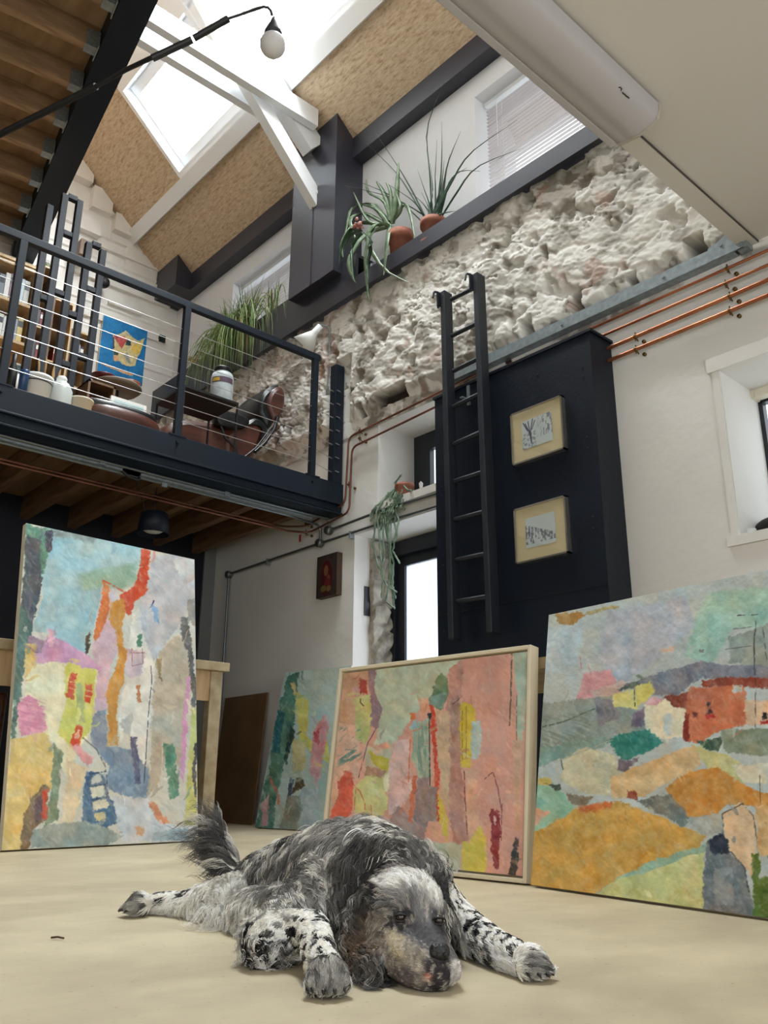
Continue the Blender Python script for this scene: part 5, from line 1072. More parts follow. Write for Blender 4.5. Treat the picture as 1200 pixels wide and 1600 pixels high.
# box shelving at the gable behind the divider, stepped down to the right
YG = 8.42
bs = thing('stepped_shelving', (2.9, YG+.15, ZT), 'stepped open shelving of brown boxes behind the navy lattice divider', 'shelving')
M['brownboard'] = mat('brown_board', (116, 86, 58), .55, rgb2=(92, 66, 44), vscale=3)
colsx = [on(x, 470, 1, YG).x for x in (60, 84, 118, 149)]; tops = [on(72, 415, 1, YG).z, on(100, 470, 1, YG).z, on(132, 520, 1, YG).z]
for i in range(3):
    x0, x1 = colsx[i], colsx[i+1]; n = int((tops[i]-ZT)/.33); hh_ = (tops[i]-ZT)/n
    MB().box((x0, YG, ZT), (x0+.02, YG+.34, tops[i])).build('side_panel', M['brownboard'], bs); MB().box((x1-.02, YG, ZT), (x1, YG+.34, tops[i])).build('side_panel', M['birch'], bs)
    MB().box((x0, YG+.33, ZT), (x1, YG+.34, tops[i])).build('back_panel', M['brownboard'], bs)
    for k in range(n+1):
        z = ZT+hh_*k; MB().box((x0+.02, YG, max(z-.02, ZT)), (x1-.02, YG+.33, max(z, ZT+.02))).build('shelf', M['birch'], bs)
    for k in range(max(n-4, 0), n):
        z = ZT+hh_*k+.001 if k else ZT+.021
        if (i+k) % 3 == 1: continue
        cl = [[(.06, .2, (120, 30, 38), 'dark red book'), (.05, .22, (60, 66, 76), 'slate book')], [(.03, .2, (226, 226, 222), 'white book'), (.04, .21, (60, 70, 96), 'navy book'), (.03, .19, (150, 60, 50), 'brick red book')], [(.04, .18, (54, 60, 74), 'dark grey book'), (.03, .2, (180, 180, 186), 'pale grey book')]][i]
        pos = ['left', 'middle', 'right'][i]; lev = {n-1: 'top', n-2: 'second', n-3: 'third', n-4: 'fourth'}[k]
        books(x1-.04, x1-.04-sum(c[0] for c in cl)+.001, YG+.05, z, (.15, .2), [(w0, h0, c0_, n0+' on the %s shelf' % lev) for w0, h0, c0_, n0 in cl], 'books in the stepped shelving', 'the %s bay of the stepped shelving' % pos)
for (px, py, cc, lab, nm) in ((73, 408, (120, 130, 90), 'small olive ornament on top of the stepped shelving left bay', 'ornament'), (98, 448, (110, 120, 116), 'round grey-green ornament on top of the stepped shelving middle bay', 'ornament')):
    p = on(px, py, 1, YG+.1); i = 0 if px < 80 else 1
    MB().lathe((p.x, YG+.12, tops[i]), [(0, 0), (.05, .01), (.065, .05), (.05, .09), (.02, .11), (0, .11)], 16).build(nm, mat('ornament_%d' % px, cc, .5, rgb2=tuple(v*.6 for v in cc), vscale=40), label=lab, cat='ornament')
p = on(127, 392, 1, GY-.16); MB().box((p.x-.05, GY-.26, p.z-.1), (p.x+.09, GY-.14, p.z+.1)).build('wooden_box', M['brownboard'], label='small brown wooden box fixed high on the white gable wall', cat='box')
# blue abstract picture on the gable
YA = 8.735
A_, B_ = on(164, 493, 1, YA), on(222, 606, 1, YA)
pt = thing('blue_abstract_picture', ((A_.x+B_.x)/2, YA, B_.z), 'bright blue abstract canvas with yellow and red shapes on the white gable wall', 'picture')
x0, x1, z0, z1 = (on(164, 493, 1, YA).x+on(150, 580, 1, YA).x)/2, (on(231, 520, 1, YA).x+on(221, 606, 1, YA).x)/2, on(150, 580, 1, YA).z, on(164, 493, 1, YA).z
MB().box((x0, YA+.002, z0), (x1, YA+.03, z1)).build('stretcher', M['canvasedge'], pt)
nu = 130; nv = 150; U, V = np.meshgrid(np.linspace(0, 1, nu), np.linspace(0, 1, nv), indexing='ij'); U = U.ravel(); V = V.ravel()
P3 = np.stack([x0+U*(x1-x0), np.full(U.size, YA), z0+V*(z1-z0)], 1)
cv = (proj(P3)-np.array((140, 480)))*11.43
OPB = [('p', [(540,480),(650,410),(760,530),(870,600),(985,550),(900,830),(860,880),(820,1040),(720,1060),(580,1020),(540,960),(430,960),(415,500)], (232,206,140)), ('p', [(430,500),(640,520),(665,600),(570,745),(470,590)], (196,66,66), 4), ('p', [(640,680),(660,580),(730,590),(745,690)], (26,72,80), 4), ('p', [(750,700),(870,620),(960,620),(890,830),(760,830)], (236,196,84), 5),
       ('p', [(430,780),(515,800),(515,860),(430,850)], (40,70,66), 4), ('p', [(430,870),(520,870),(520,960),(430,950)], (224,160,110), 5), ('p', [(600,860),(680,800),(730,1000),(690,1000)], (150,160,156), 5), ('p', [(180,1000),(240,990),(775,1190),(770,1235),(560,1165)], (226,166,116), 4), ('p', [(415,520),(440,540),(450,740),(420,740)], (60,50,60), 4)]
C = paint(cv, (0, 118, 186), OPB, 61, 8)
grid_obj('painted_canvas', P3, nu, nv, C, M['oil'], pt)
p = on(163, 441, 1, GY-.15); MB().lathe((p.x, GY-.10, p.z), [(0, 0), (.06, 0), (.07, .05), (.05, .09), (0, .09)], 12, (0, -1, 0)).build('wall_speaker', M['rubber'], label='small dark round wall fitting on the white gable beside the lattice', cat='speaker')
sw_ = thing('light_switch', (4.16, GY-.05, 5.5), 'small black switch on the white gable right of the blue canvas', 'switch')
p = on(254, 529, 1, GY-.06); MB().box((p.x-.04, GY-.06, p.z-.045), (p.x+.04, GY-.03, p.z+.045)).build('plate', M['rubber'], sw_); MB().box((p.x-.015, GY-.068, p.z-.02), (p.x+.015, GY-.06, p.z+.02)).build('rocker', M['black'], sw_)

# stool-like round table with two cushions, open box unit
M['maroon'] = mat('maroon_lacquer', (96, 30, 34), .35); M['russet'] = mat('russet_wood', (150, 80, 44), .4, rgb2=(110, 54, 30), vscale=10); M['taupe'] = mat('taupe_underside', (120, 108, 92), .6)
YR = 7.3
p = on(182, 608, 1, YR); st = thing('round_side_table', (p.x, YR, ZT), 'round side table with taupe top standing below the blue canvas', 'table')
MB().lathe((p.x, YR, p.z-.02), [(0, 0), (.21, .0), (.24, .03), (.235, .045), (0, .045)], 32).build('tabletop', M['taupe'], st); MB().tube([(p.x, YR, ZT+.02), (p.x, YR, p.z-.02)], .025, 12).build('column', M['black'], st); MB().lathe((p.x, YR, ZT), [(0, 0), (.17, 0), (.16, .02), (0, .03)], 24).build('foot', M['black'], st)
zt2 = p.z+.025
MB().lathe((p.x-.15, YR-.02, zt2), [(0, 0), (.06, .005), (.125, .04), (.12, .05), (0, .07)], 24).build('round_box', M['maroon'], label='flat maroon round box on the left of the round side table', cat='box')
MB().lathe((p.x+.12, YR-.02, zt2), [(0, 0), (.05, .0), (.10, .045), (.105, .07), (.03, .095), (0, .095)], 24).build('round_box', M['russet'], label='russet wooden lidded bowl on the right of the round side table', cat='bowl')
q0, q1 = on(139, 592, 1, 6.6), on(181, 608, 1, 6.6)
ob = thing('open_box_unit', ((q0.x+q1.x)/2, 6.7, ZT), 'open brown box unit with red tins inside in front of the round table', 'box')
b = MB(); zt3 = (q0.z+q1.z)/2+.01; b.box((q0.x, 6.6, zt3-.02), (q1.x, 6.86, zt3)); b.box((q0.x, 6.6, ZT), (q0.x+.02, 6.86, zt3)); b.box((q1.x-.02, 6.6, ZT), (q1.x, 6.86, zt3)); b.box((q0.x, 6.84, ZT), (q1.x, 6.86, zt3)); b.box((q0.x, 6.6, ZT), (q1.x, 6.86, ZT+.02)); zi = on(160, 636, 1, 6.65).z-.06; b.box((q0.x, 6.6, zi-.015), (q1.x, 6.84, zi))
b.build('carcass', M['brownboard'], ob)
for k, (dx, r0, h0, mm, lab) in enumerate(((.07, .035, .12, 'maroon', 'dark red tin at the left inside the open box unit'), (.16, .035, .10, 'maroon', 'dark red tin in the middle inside the open box unit'), (.27, .05, .06, 'brass', 'low brass tin at the right inside the open box unit'))):
    MB().lathe((q0.x+dx, 6.68, zi+.001), [(0, 0), (r0, 0), (r0, h0), (0, h0)], 18).build('tin', M[mm], label=lab, cat='tin')
# leaning pastel print behind the ottoman
p0, p1 = on(201, 622, 1, 6.4), on(230, 634, 1, 6.4)
fp = thing('leaning_print', ((p0.x+p1.x)/2, 6.4, ZT), 'pastel print in a white frame standing on the mezzanine floor', 'picture')
MB().box((p0.x-.15, 6.41, ZT), (p1.x, 6.44, p1.z)).build('frame', M['paper'], fp)
nu = 30; U, V = np.meshgrid(np.linspace(0, 1, nu), np.linspace(0, 1, nu), indexing='ij'); U = U.ravel(); V = V.ravel()
C = np.array(lin((176, 214, 214)))[None]*(V[:, None])+np.array(lin((226, 160, 140)))[None]*(1-V[:, None]); C *= (.9+.2*fbm(np.stack([U, V], 1), 6, 3, 4))[:, None]
grid_obj('print', np.stack([p0.x-.12+U*(p1.x-p0.x+.09), np.full(U.size, 6.407), ZT+.03+V*(p1.z-ZT-.06)], 1), nu, nu, C, M['print'], fp)

def ellipsoid(b, c, ax, ay, az, n=18, e=1.0):
    c, ax, ay, az = map(Vector, (c, ax, ay, az)); vs = []
    sg = lambda v: math.copysign(abs(v)**e, v)
    for i in range(n+1):
        ph = math.pi*i/n
        for k in range(2*n):
            t = math.pi*k/n; vs.append(c+ax*sg(math.cos(t))*sg(math.sin(ph))+ay*sg(math.sin(t))*sg(math.sin(ph))+az*sg(math.cos(ph)))
    b.add(vs, [(i*2*n+k, i*2*n+(k+1) % (2*n), (i+1)*2*n+(k+1) % (2*n), (i+1)*2*n+k) for i in range(n) for k in range(2*n)], True); return b
# ottoman
po = on(178, 660, 1, 5.75); ot = thing('ottoman', (po.x, 5.75, ZT), 'brown shell ottoman with pale cushion just behind the railing left of the lounge chair', 'ottoman')
zs = on(160, 640, 1, 5.75).z
ellipsoid(MB(), (po.x, 5.8, zs-.10), (.36, 0, 0), (0, .28, 0), (.0, 0, .12), e=.75).build('shell', M['leather'], ot); ellipsoid(MB(), (po.x-.01, 5.8, zs-.04), (.33, 0, 0), (0, .26, 0), (0, 0, .06), e=.6).build('cushion', M['blackleather'], ot)
MB().tube([(po.x, 5.8, ZT), (po.x, 5.8, zs-.2)], .03, 10).build('stem', M['black'], ot); b = MB()
for k in range(4): a = k*math.pi/2+.5; b.bar((po.x, 5.8, ZT+.03), (po.x+.26*math.cos(a), 5.8+.26*math.sin(a), ZT+.012), .03, .02)
b.build('star_base', M['black'], ot)
# lounge chair
YL = 5.93
lc = thing('lounge_chair', (3.5, YL, ZT), 'brown shell lounge chair with black leather cushions behind the railing', 'chair')
def slab(name, m, pix, y, th_, e=.7, depth=.32, tilt=0):
    """rounded slab whose silhouette follows pixel points; extruded in depth behind plane y"""
    P_ = [on(px, py, 1, y) for px, py in pix]; n = len(P_); fine = []
    for i in range(n):
        p0_, p1_, p2_, p3_ = P_[i-1], P_[i], P_[(i+1) % n], P_[(i+2) % n]
        for k in range(5):
            f_ = k/5; fine.append(0.5*((2*p1_)+(p2_-p0_)*f_+(2*p0_-5*p1_+4*p2_-p3_)*f_*f_+(3*p1_-p0_-3*p2_+p3_)*f_**3))
    cen = sum(fine, Vector())/len(fine); m_ = len(fine); vs = []; lv = [(0, .72), (.03, .93), (.08, 1), (.5, 1.03), (.92, 1), (.97, .93), (1, .72)]
    for t, s in lv: vs += [cen+(q-cen)*s+Vector((0, depth*t, 0)) for q in fine]
    fs = [(i*m_+k, i*m_+(k+1) % m_, (i+1)*m_+(k+1) % m_, (i+1)*m_+k) for i in range(len(lv)-1) for k in range(m_)]
    b = MB(); b.add(vs, fs, True); b.add(vs[:m_], [tuple(range(m_))]); b.add(vs[-m_:], [tuple(reversed(range(m_)))]); return b.build(name, m, lc)
slab('headrest_shell', M['leather'], [(425, 648), (419, 630), (426, 610), (438, 602), (446, 610), (446, 630), (438, 652), (430, 658)], YL, 0, depth=.5)
slab('headrest_cushion', M['blackleather'], [(412, 655), (406, 640), (412, 615), (426, 602), (438, 600), (428, 610), (420, 628), (424, 650), (428, 662), (420, 668)], YL+.03, 0, depth=.46)
slab('back_shell', M['leather'], [(362, 668), (380, 660), (400, 657), (414, 668), (408, 690), (396, 712), (370, 728), (350, 720), (352, 690)], YL, 0, depth=.5)
slab('back_cushion', M['blackleather'], [(384, 662), (400, 652), (416, 662), (420, 676), (408, 690), (412, 672), (400, 662)], YL-.01, 0, depth=.5)
slab('seat_shell', M['leather'], [(254, 688), (258, 670), (275, 656), (310, 656), (350, 664), (372, 680), (366, 720), (300, 730), (262, 710)], YL+.02, 0, depth=.5)
slab('armrest', M['blackleather'], [(340, 646), (352, 641), (378, 648), (390, 656), (386, 666), (370, 668), (344, 662)], YL-.06, 0, depth=.10)
b = MB(); b.tube([on(434, 652, 1, YL-.01), on(428, 672, 1, YL-.01), on(414, 692, 1, YL-.01), on(398, 706, 1, YL-.01)], .016, 8); b.tube([on(424, 668, 1, YL-.01), on(400, 700, 1, YL-.01), on(380, 716, 1, YL-.01)], .010, 8); b.tube([on(345, 664, 1, YL-.02), on(352, 684, 1, YL-.03), on(368, 700, 1, YL-.02), on(372, 716, 1, YL)], .012, 8); b.build('back_brace', M['black'], lc)
pbx = on(330, 700, 1, YL+.27); MB().tube([(pbx.x, YL+.27, ZT), (pbx.x, YL+.27, ZT+.22)], .03, 10).build('stem', M['black'], lc); b = MB()
for k in range(5): a = k*2*math.pi/5; b.bar((pbx.x, YL+.27, ZT+.04), (pbx.x+.3*math.cos(a), YL+.27+.2*math.sin(a), ZT+.012), .03, .02)
b.build('star_base', M['black'], lc)
# black side table with the big jar
YT = 5.40
tB, tC = on(288, 601, 1, YT), on(373, 631, 1, YT); tA = on(243, 630, 2, tB.z)
zt4 = (tB.z+tC.z)/2
stt = thing('black_side_table', ((tB.x+tC.x)/2, YT+.2, ZT), 'thin black metal side table standing behind the railing in front of the lounge chair', 'table')
dep_ = max(.3, min(tA.y-YT, .5))
MB().box((tB.x, YT, zt4-.012), (tC.x, YT+dep_, zt4+.006)).build('tabletop', M['black'], stt)
for x in (tB.x, tC.x-.014):
    for y in (YT, YT+dep_-.014): MB().box((x, y, ZT), (x+.014, y+.014, zt4-.012)).build('leg', M['black'], stt)
jc = on(347, 600, 1, YT+.12); jr = .092; jh = .315
jt = thing('glass_jar', (jc.x, YT+.12, zt4+.007), 'big clear jar with black lid and banded label on the black side table', 'jar')
M['jarfill'] = mat('pale_jar_contents', (206, 212, 214), .5, rgb2=(176, 186, 190), vscale=18)
MB().lathe((jc.x, YT+.12, zt4+.007), [(0, 0), (jr*.92, 0), (jr, .015), (jr, .22), (jr*.9, .255), (jr*.68, .272), (jr*.68, .28), (0, .28)], 32).build('vessel', M['jarfill'], jt)
MB().lathe((jc.x, YT+.12, zt4+.007), [(0, .315), (jr*.72, .315), (jr*.76, .308), (jr*.76, .278), (0, .278)], 32).build('lid', M['black'], jt)
M['labelpaper'] = mat('jar_label', (86, 70, 86), .5); M['labelgold'] = mat('jar_label_gold', (206, 170, 70), .5)
def band(z0_, z1_, a0_, a1_, rr, n=12):
    b = MB(); vs = []
    for k in range(n+1):
        a = a0_+(a1_-a0_)*k/n
        for z in (z0_, z1_): vs.append((jc.x+rr*math.sin(a), YT+.12-rr*math.cos(a), zt4+.007+z))
    b.add(vs, [(2*k, 2*k+2, 2*k+3, 2*k+1) for k in range(n)], True); return b
lb = band(.155, .205, -1.55, .55, jr+.0012).build('label', M['labelpaper'], jt); band(.165, .195, -1.45, -.75, jr+.002).build('label_lettering', M['labelgold'], lb); band(.165, .195, .62, .68, jr+.002, 2).build('barcode', M['rubber'], lb)
# paint things on the floor edge: tubs, bottle, brushes
def item(name, px, y, label, cat):
    p = on(px, 600, 1, y); return thing(name, (p.x, y, ZT), label, cat), p.x
t, x = item('paint_tub', 130, 5.42, 'low open cream tub just behind the railing left of the ottoman', 'tub')
zz_ = on(130, 627, 1, 5.42).z-ZT; MB().lathe((x, 5.42, ZT), [(0, .01), (.07, .01), (.078, zz_-.012), (.086, zz_-.012), (.086, zz_), (.076, zz_), (.07, .02), (0, .02)], 28).build('body', M['creamplastic'], t)
t, x = item('plastic_bottle', 96, 5.42, 'clear plastic bottle with rounded white cap beside the brushes', 'bottle')
zz_ = on(92, 587, 1, 5.42).z-ZT; M['clearplastic'] = mat('clear_plastic', (196, 202, 200), .25)
MB().lathe((x, 5.42, ZT), [(0, 0), (.075, 0), (.08, .02), (.08, zz_*.58), (.055, zz_*.78), (.03, zz_*.85), (0, zz_*.85)], 26).build('body', M['clearplastic'], t); MB().lathe((x, 5.42, ZT), [(0, zz_), (.028, zz_*.985), (.036, zz_*.93), (.034, zz_*.83), (0, zz_*.83)], 20).build('cap', M['whitegloss'], t)
t, x = item('paint_tub', 58, 5.42, 'white lidded tub with printed band between blue can and bottle', 'tub')
zz_ = on(56, 590, 1, 5.42).z-ZT; MB().lathe((x, 5.42, ZT), [(0, 0), (.085, 0), (.1, zz_*.9), (.104, zz_*.9), (.104, zz_), (0, zz_)], 28).build('body', M['whitegloss'], t); MB().lathe((x, 5.42, ZT), [(.1005, zz_*.72), (.1015, zz_*.76)], 28).build('band', M['rubber'], t)
t, x = item('spray_can', 36, 5.34, 'blue can between the white tub and the grey tub', 'can')
zz_ = on(36, 587, 1, 5.42).z-ZT; MB().lathe((x, 5.34, ZT), [(0, 0), (.030, 0), (.030, zz_*.95), (.03, zz_), (0, zz_)], 20).build('body', mat('blue_can', (36, 70, 110), .3), t)
t, x = item('paint_tub', 24, 5.64, 'grey tub standing next to the blue can at the left', 'tub')
zz_ = on(25, 590, 1, 5.64).z-ZT; MB().lathe((x, 5.64, ZT), [(0, 0), (.06, 0), (.07, zz_), (0, zz_)], 24).build('body', mat('grey_tub', (168, 166, 158), .5), t)
t, x = item('brush_jar', 74, 5.55, 'jar of upright paintbrushes behind the white tub', 'jar')
MB().lathe((x, 5.55, ZT), [(0, 0), (.05, 0), (.052, .16), (.046, .16), (.046, .01), (0, .01)], 20).build('vessel', M['clearplastic'], t)
for k in range(8):
    a = r_.uniform(0, 6.28); h0 = r_.uniform(.30, .42); q = Vector((x+math.cos(a)*.03, 5.55+math.sin(a)*.03, ZT+.02)); tp = Vector((x+math.cos(a)*.08, 5.55+math.sin(a)*.06, ZT+h0))
    bb = thing('paintbrush', q, 'thin paintbrush standing in the brush jar behind the railing', 'paintbrush', 'paintbrushes in the jar')
    MB().tube([q, q.lerp(tp, .75)], .004, 6).build('handle', M['pine'], bb); MB().tube([q.lerp(tp, .75), q.lerp(tp, .9), tp], [.006, .009, .003], 6).build('bristles', M['dry'], bb)
t = thing('glass_bottle', (1.5, 5.45, ZT), 'dark slim bottle beside the first railing post', 'bottle')
p = on(19, 585, 1, 5.45); MB().lathe((p.x, 5.45, ZT), [(0, 0), (.03, 0), (.032, .2), (.014, .27), (.014, .33), (0, .33)], 18).build('body', M['rubber'], t)
# white cone lamp on the wall arm
cl_ = thing('cone_lamp', on(486, 525, 0, 4.02), 'white cone task lamp pointing down against the rough stone by the railing end', 'lamp')
ca, cb_ = on(501, 509, 0, 4.05), on(474, 540, 0, 3.98); dv = (cb_-ca).normalized(); Lc = (cb_-ca).length
MB().lathe(ca, [(0, 0), (.028, 0), (.032, Lc*.35), (.045, Lc*.45), (.115, Lc), (.108, Lc), (.04, Lc*.5), (0, Lc*.48)], 28, dv).build('shade', M['whitegloss'], cl_)
MB().tube(bend([ca+Vector((0, 0, .01)), ca+Vector((.1, 0, .02)), (4.2, ca.y+.05, ca.z-.3), (4.2, ca.y+.1, ca.z-.9)], .05), .008, 8).build('arm', M['galv'], cl_)
# small pot on the ledge at the far end
p = on(300, 560, 0, 4.12); t = thing('small_potted_plant', (4.18, p.y, 4.832), 'small terracotta pot with wiry brown plant on the ledge left of the spider plant', 'plant')
MB().lathe((4.18, p.y, 4.832), [(0, 0), (.05, 0), (.065, .09), (0, .09)], 18).build('pot', M['terracotta'], t)
for k in range(14):
    a = r_.uniform(0, 6.28); q = Vector((4.18, p.y, 4.91)); MB().tube([q, q+Vector((-abs(math.cos(a))*.04, math.sin(a)*.12, .09)), q+Vector((-abs(math.cos(a))*.06, math.sin(a)*.26, r_.uniform(-.03, .14)))], .0035, 5).build('sprig', M['dry'], t)
# window_1 sill things
p = on(1186, 818, 0, 4.5); t = thing('dark_cap', (4.5, p.y, 1.6), 'dark cloth cap lying on the deep right window sill', 'cap')
ellipsoid(MB(), (4.5, p.y-.09, 1.66), (.1, 0, 0), (0, .12, 0), (0, 0, .075)).build('crown', M['rubber'], t); ellipsoid(MB(), (4.43, p.y-.08, 1.62), (.1, 0, 0), (0, .09, 0), (0, 0, .012)).build('brim', M['rubber'], t)
t = thing('small_pot', (4.40, p.y, 1.6), 'small white cup beside the dark cap on the right window sill', 'cup'); MB().lathe((4.36, p.y-.01, 1.601), [(0, 0), (.026, 0), (.03, .05), (.025, .05), (.022, .008), (0, .008)], 20).build('body', M['whitegloss'], t)
rb = thing('roller_blind', (4.66, 1.4, 2.45), 'cream roller blind cassette at the top of the right window', 'blind')
p = on(1179, 612, 0, 4.64); MB().box((4.62, 1.0, p.z-.045), (4.69, p.y, p.z+.03)).build('cassette', M['creamplastic'], rb, bevel=.006); MB().box((4.615, p.y-.002, p.z-.05), (4.695, p.y+.03, p.z+.033)).build('end_cap', M['creamplastic'], rb)

# twig on the floor, red tag on a pipe
p, q = on(80, 1465, 2, .004), on(100, 1466, 2, .004)
MB().tube([p, p.lerp(q, .5)+Vector((0, 0, .002)), q], .0022, 6).build('twig', M['darkwood'], label='tiny brown twig lying on the open floor left of the dog', cat='twig')
p = on(469, 838, 0, 4.19); MB().box((4.187, p.y-.012, p.z-.05), (4.191, p.y+.012, p.z+.015)).build('pipe_tag', mat('red_tag', (170, 40, 44), .5), label='small red tag hanging from the copper pipe under the mezzanine', cat='tag')
# ================================================================== DOG
FH = Vector((math.sin(YAW), math.cos(YAW), 0)); RH = Vector((math.cos(YAW), -math.sin(YAW), 0))
def pd(px, py, d):                                # point on the sight line at forward distance d
    v = ray(px, py); return EYE + v*(d/v.dot(FH))
def pz(px, py, z): return on(px, py, 2, z)
# skeleton: chain name -> list of (point, radius, sideways stretch)
K = {}
K['torso'] = [(pd(392, 1402, 2.50), .075), (pd(430, 1384, 2.44), .092), (pd(480, 1376, 2.33), .108), (pd(530, 1372, 2.20), .124), (pd(575, 1378, 2.08), .130), (pd(608, 1390, 1.99), .112), (pd(628, 1400, 1.945), .078)]
K['shoulder'] = [(pd(540, 1370, 2.10), .10), (pd(505, 1398, 2.03), .080), (pd(462, 1430, 1.98), .060), (pz(423, 1462, .050), .048)]
K['forearm'] = [(pz(418, 1466, .050), .052), (pd(450, 1458, 1.880), .046), (pd(486, 1452, 1.83), .037), (pd(497, 1476, 1.765), .031), (pd(506, 1503, 1.70), .029)]
K['chest'] = [(pd(560, 1420, 2.02), .085), (pd(590, 1455, 1.93), .06)]
K['farleg'] = [(pd(655, 1400, 2.02), .08), (pz(700, 1432, .060), .055), (pz(738, 1455, .046), .040), (pz(775, 1478, .036), .033), (pz(806, 1492, .032), .030)]
K['thigh'] = [(pd(400, 1400, 2.48), .078), (pz(362, 1404, .060), .060), (pz(330, 1407, .046), .045)]
K['shank'] = [(pz(330, 1407, .046), .043), (pz(285, 1408, .036), .028), (pz(245, 1409, .032), .026)]
K['belly'] = [(pz(450, 1430, .055), .06), (pz(395, 1424, .045), .05)]
K['tail'] = [(pd(388, 1392, 2.52), .035), (pd(368, 1370, 2.56), .021), (pd(352, 1335, 2.60), .014), (pd(341, 1300, 2.62), .009), (pd(336, 1272, 2.63), .005)]
K['skull'] = [(pd(622, 1410, 1.885), .074), (pd(638, 1420, 1.84), .073), (pd(652, 1438, 1.81), .055), (pd(661, 1454, 1.785), .045)]
K['muzzle'] = [(pd(661, 1456, 1.785), .044), (pd(673, 1477, 1.745), .037), (pd(682, 1495, 1.715), .033)]
K['flew'] = [(pd(690, 1500, 1.735), .030), (pz(701, 1516, .030), .026)]
K['jaw'] = [(pz(625, 1492, .042), .042), (pz(648, 1508, .036), .038), (pz(672, 1518, .030), .033), (pz(686, 1520, .028), .030)]
K['cheek'] = [(pd(612, 1452, 1.84), .054), (pz(630, 1488, .042), .047)]
K['ear'] = [(pd(588, 1392, 1.885), .026), (pd(572, 1420, 1.875), .030), (pd(562, 1455, 1.865), .032), (pd(566, 1488, 1.855), .028), (pz(588, 1512, .026), .022)]
K['earfar'] = [(pd(694, 1420, 1.90), .018), (pd(702, 1440, 1.90), .020), (pd(706, 1462, 1.89), .016)]
bmd = bmesh.new()
def ball(c, r, sc=None, sub=2):
    m_ = Matrix.Translation(c) @ (sc if sc else Matrix.Identity(4)) @ Matrix.Scale(r, 4)
    bmesh.ops.create_icosphere(bmd, subdivisions=sub, radius=1.0, matrix=m_)
for nm, ch in K.items():
    for (p, r), (q, s) in zip(ch[:-1], ch[1:]):
        n = max(2, int((q-p).length/(min(r, s)*.28)))
        for k in range(n+1):
            t = k/n; ball(p.lerp(q, t), r+(s-r)*t)
def paw(c, fwd, r=.030, up_=Vector((0, 0, 1))):
    fwd = Vector(fwd).normalized(); sd = fwd.cross(up_).normalized(); ball(c, r*1.02)
    cl = []
    for k, (a, b_) in enumerate(((-.95, .55), (-.34, .95), (.34, .95), (.95, .55))):
        q = c+sd*r*a*.8+fwd*r*b_*1.0; q.z = max(.016, q.z-.008); ball(q, r*.47); ball((q+c)/2+Vector((0, 0, .004)), r*.52); cl.append((q+fwd*r*.40-Vector((0, 0, .004)), fwd))
    return cl
claws = []
pf = pz(511, 1524, .030); claws += paw(pf, (pf-pd(500, 1480, 1.77))*Vector((1, 1, 0))-FH*.03, .036)
pr_ = pz(828, 1503, .028); claws += paw(pr_, (pr_-pz(775, 1478, .036))*Vector((1, 1, 0))-FH*.02, .033)
ph = pz(218, 1412, .032); claws += paw(ph, (ph-pz(285, 1408, .036))*Vector((1, 1, 0))-FH*.02, .032)
ball(pd(630, 1422, 1.79), .020); ball(pd(682, 1427, 1.80), .018)   # brow ridges
ball(pz(664, 1524, .024), .027)
tmp = bpy.data.meshes.new('tmp_dog'); bmd.to_mesh(tmp); bmd.free()
to = bpy.data.objects.new('tmp_dog', tmp); COL.objects.link(to)
md = to.modifiers.new('r', 'REMESH'); md.mode = 'VOXEL'; md.voxel_size = 0.0065
md = to.modifiers.new('s', 'SMOOTH'); md.factor = 0.5; md.iterations = 7
dg = bpy.context.evaluated_depsgraph_get(); body_me = bpy.data.meshes.new_from_object(to.evaluated_get(dg)); body_me.name = 'body'
bpy.data.objects.remove(to); bpy.data.meshes.remove(tmp)
nV = len(body_me.vertices); BV = np.zeros(nV*3); body_me.vertices.foreach_get('co', BV); BV = BV.reshape(-1, 3)
# eye sockets pushed in, floor contact flattened
def surf(px, py, rpx=5):
    pj = proj(BV); m_ = np.hypot(pj[:, 0]-px, pj[:, 1]-py) < rpx; dd = (BV[m_]-np.array(EYE))@np.array(FH); return pd(px, py, float(dd.min()))
eyeL, eyeR = surf(626, 1434)+FH*.006, surf(686, 1439)+FH*.006
nose_c = surf(687, 1487, 7)+FH*.004
for e_, rr in ((eyeL, .017), (eyeR, .016)):
    d_ = np.linalg.norm(BV-np.array(e_), axis=1); wgt = np.clip(1-d_/rr, 0, 1)**1.0
    BV += wgt[:, None]*np.array(FH*.004)[None]
BV[:, 2] = np.where(BV[:, 2] < .004, .0015+(BV[:, 2]-.004)*.04, BV[:, 2]); BV[:, 2] = np.maximum(BV[:, 2], .0008)
body_me.vertices.foreach_set('co', BV.ravel()); body_me.update()
NV = np.zeros(nV*3); body_me.vertices.foreach_get('normal', NV); NV = NV.reshape(-1, 3)
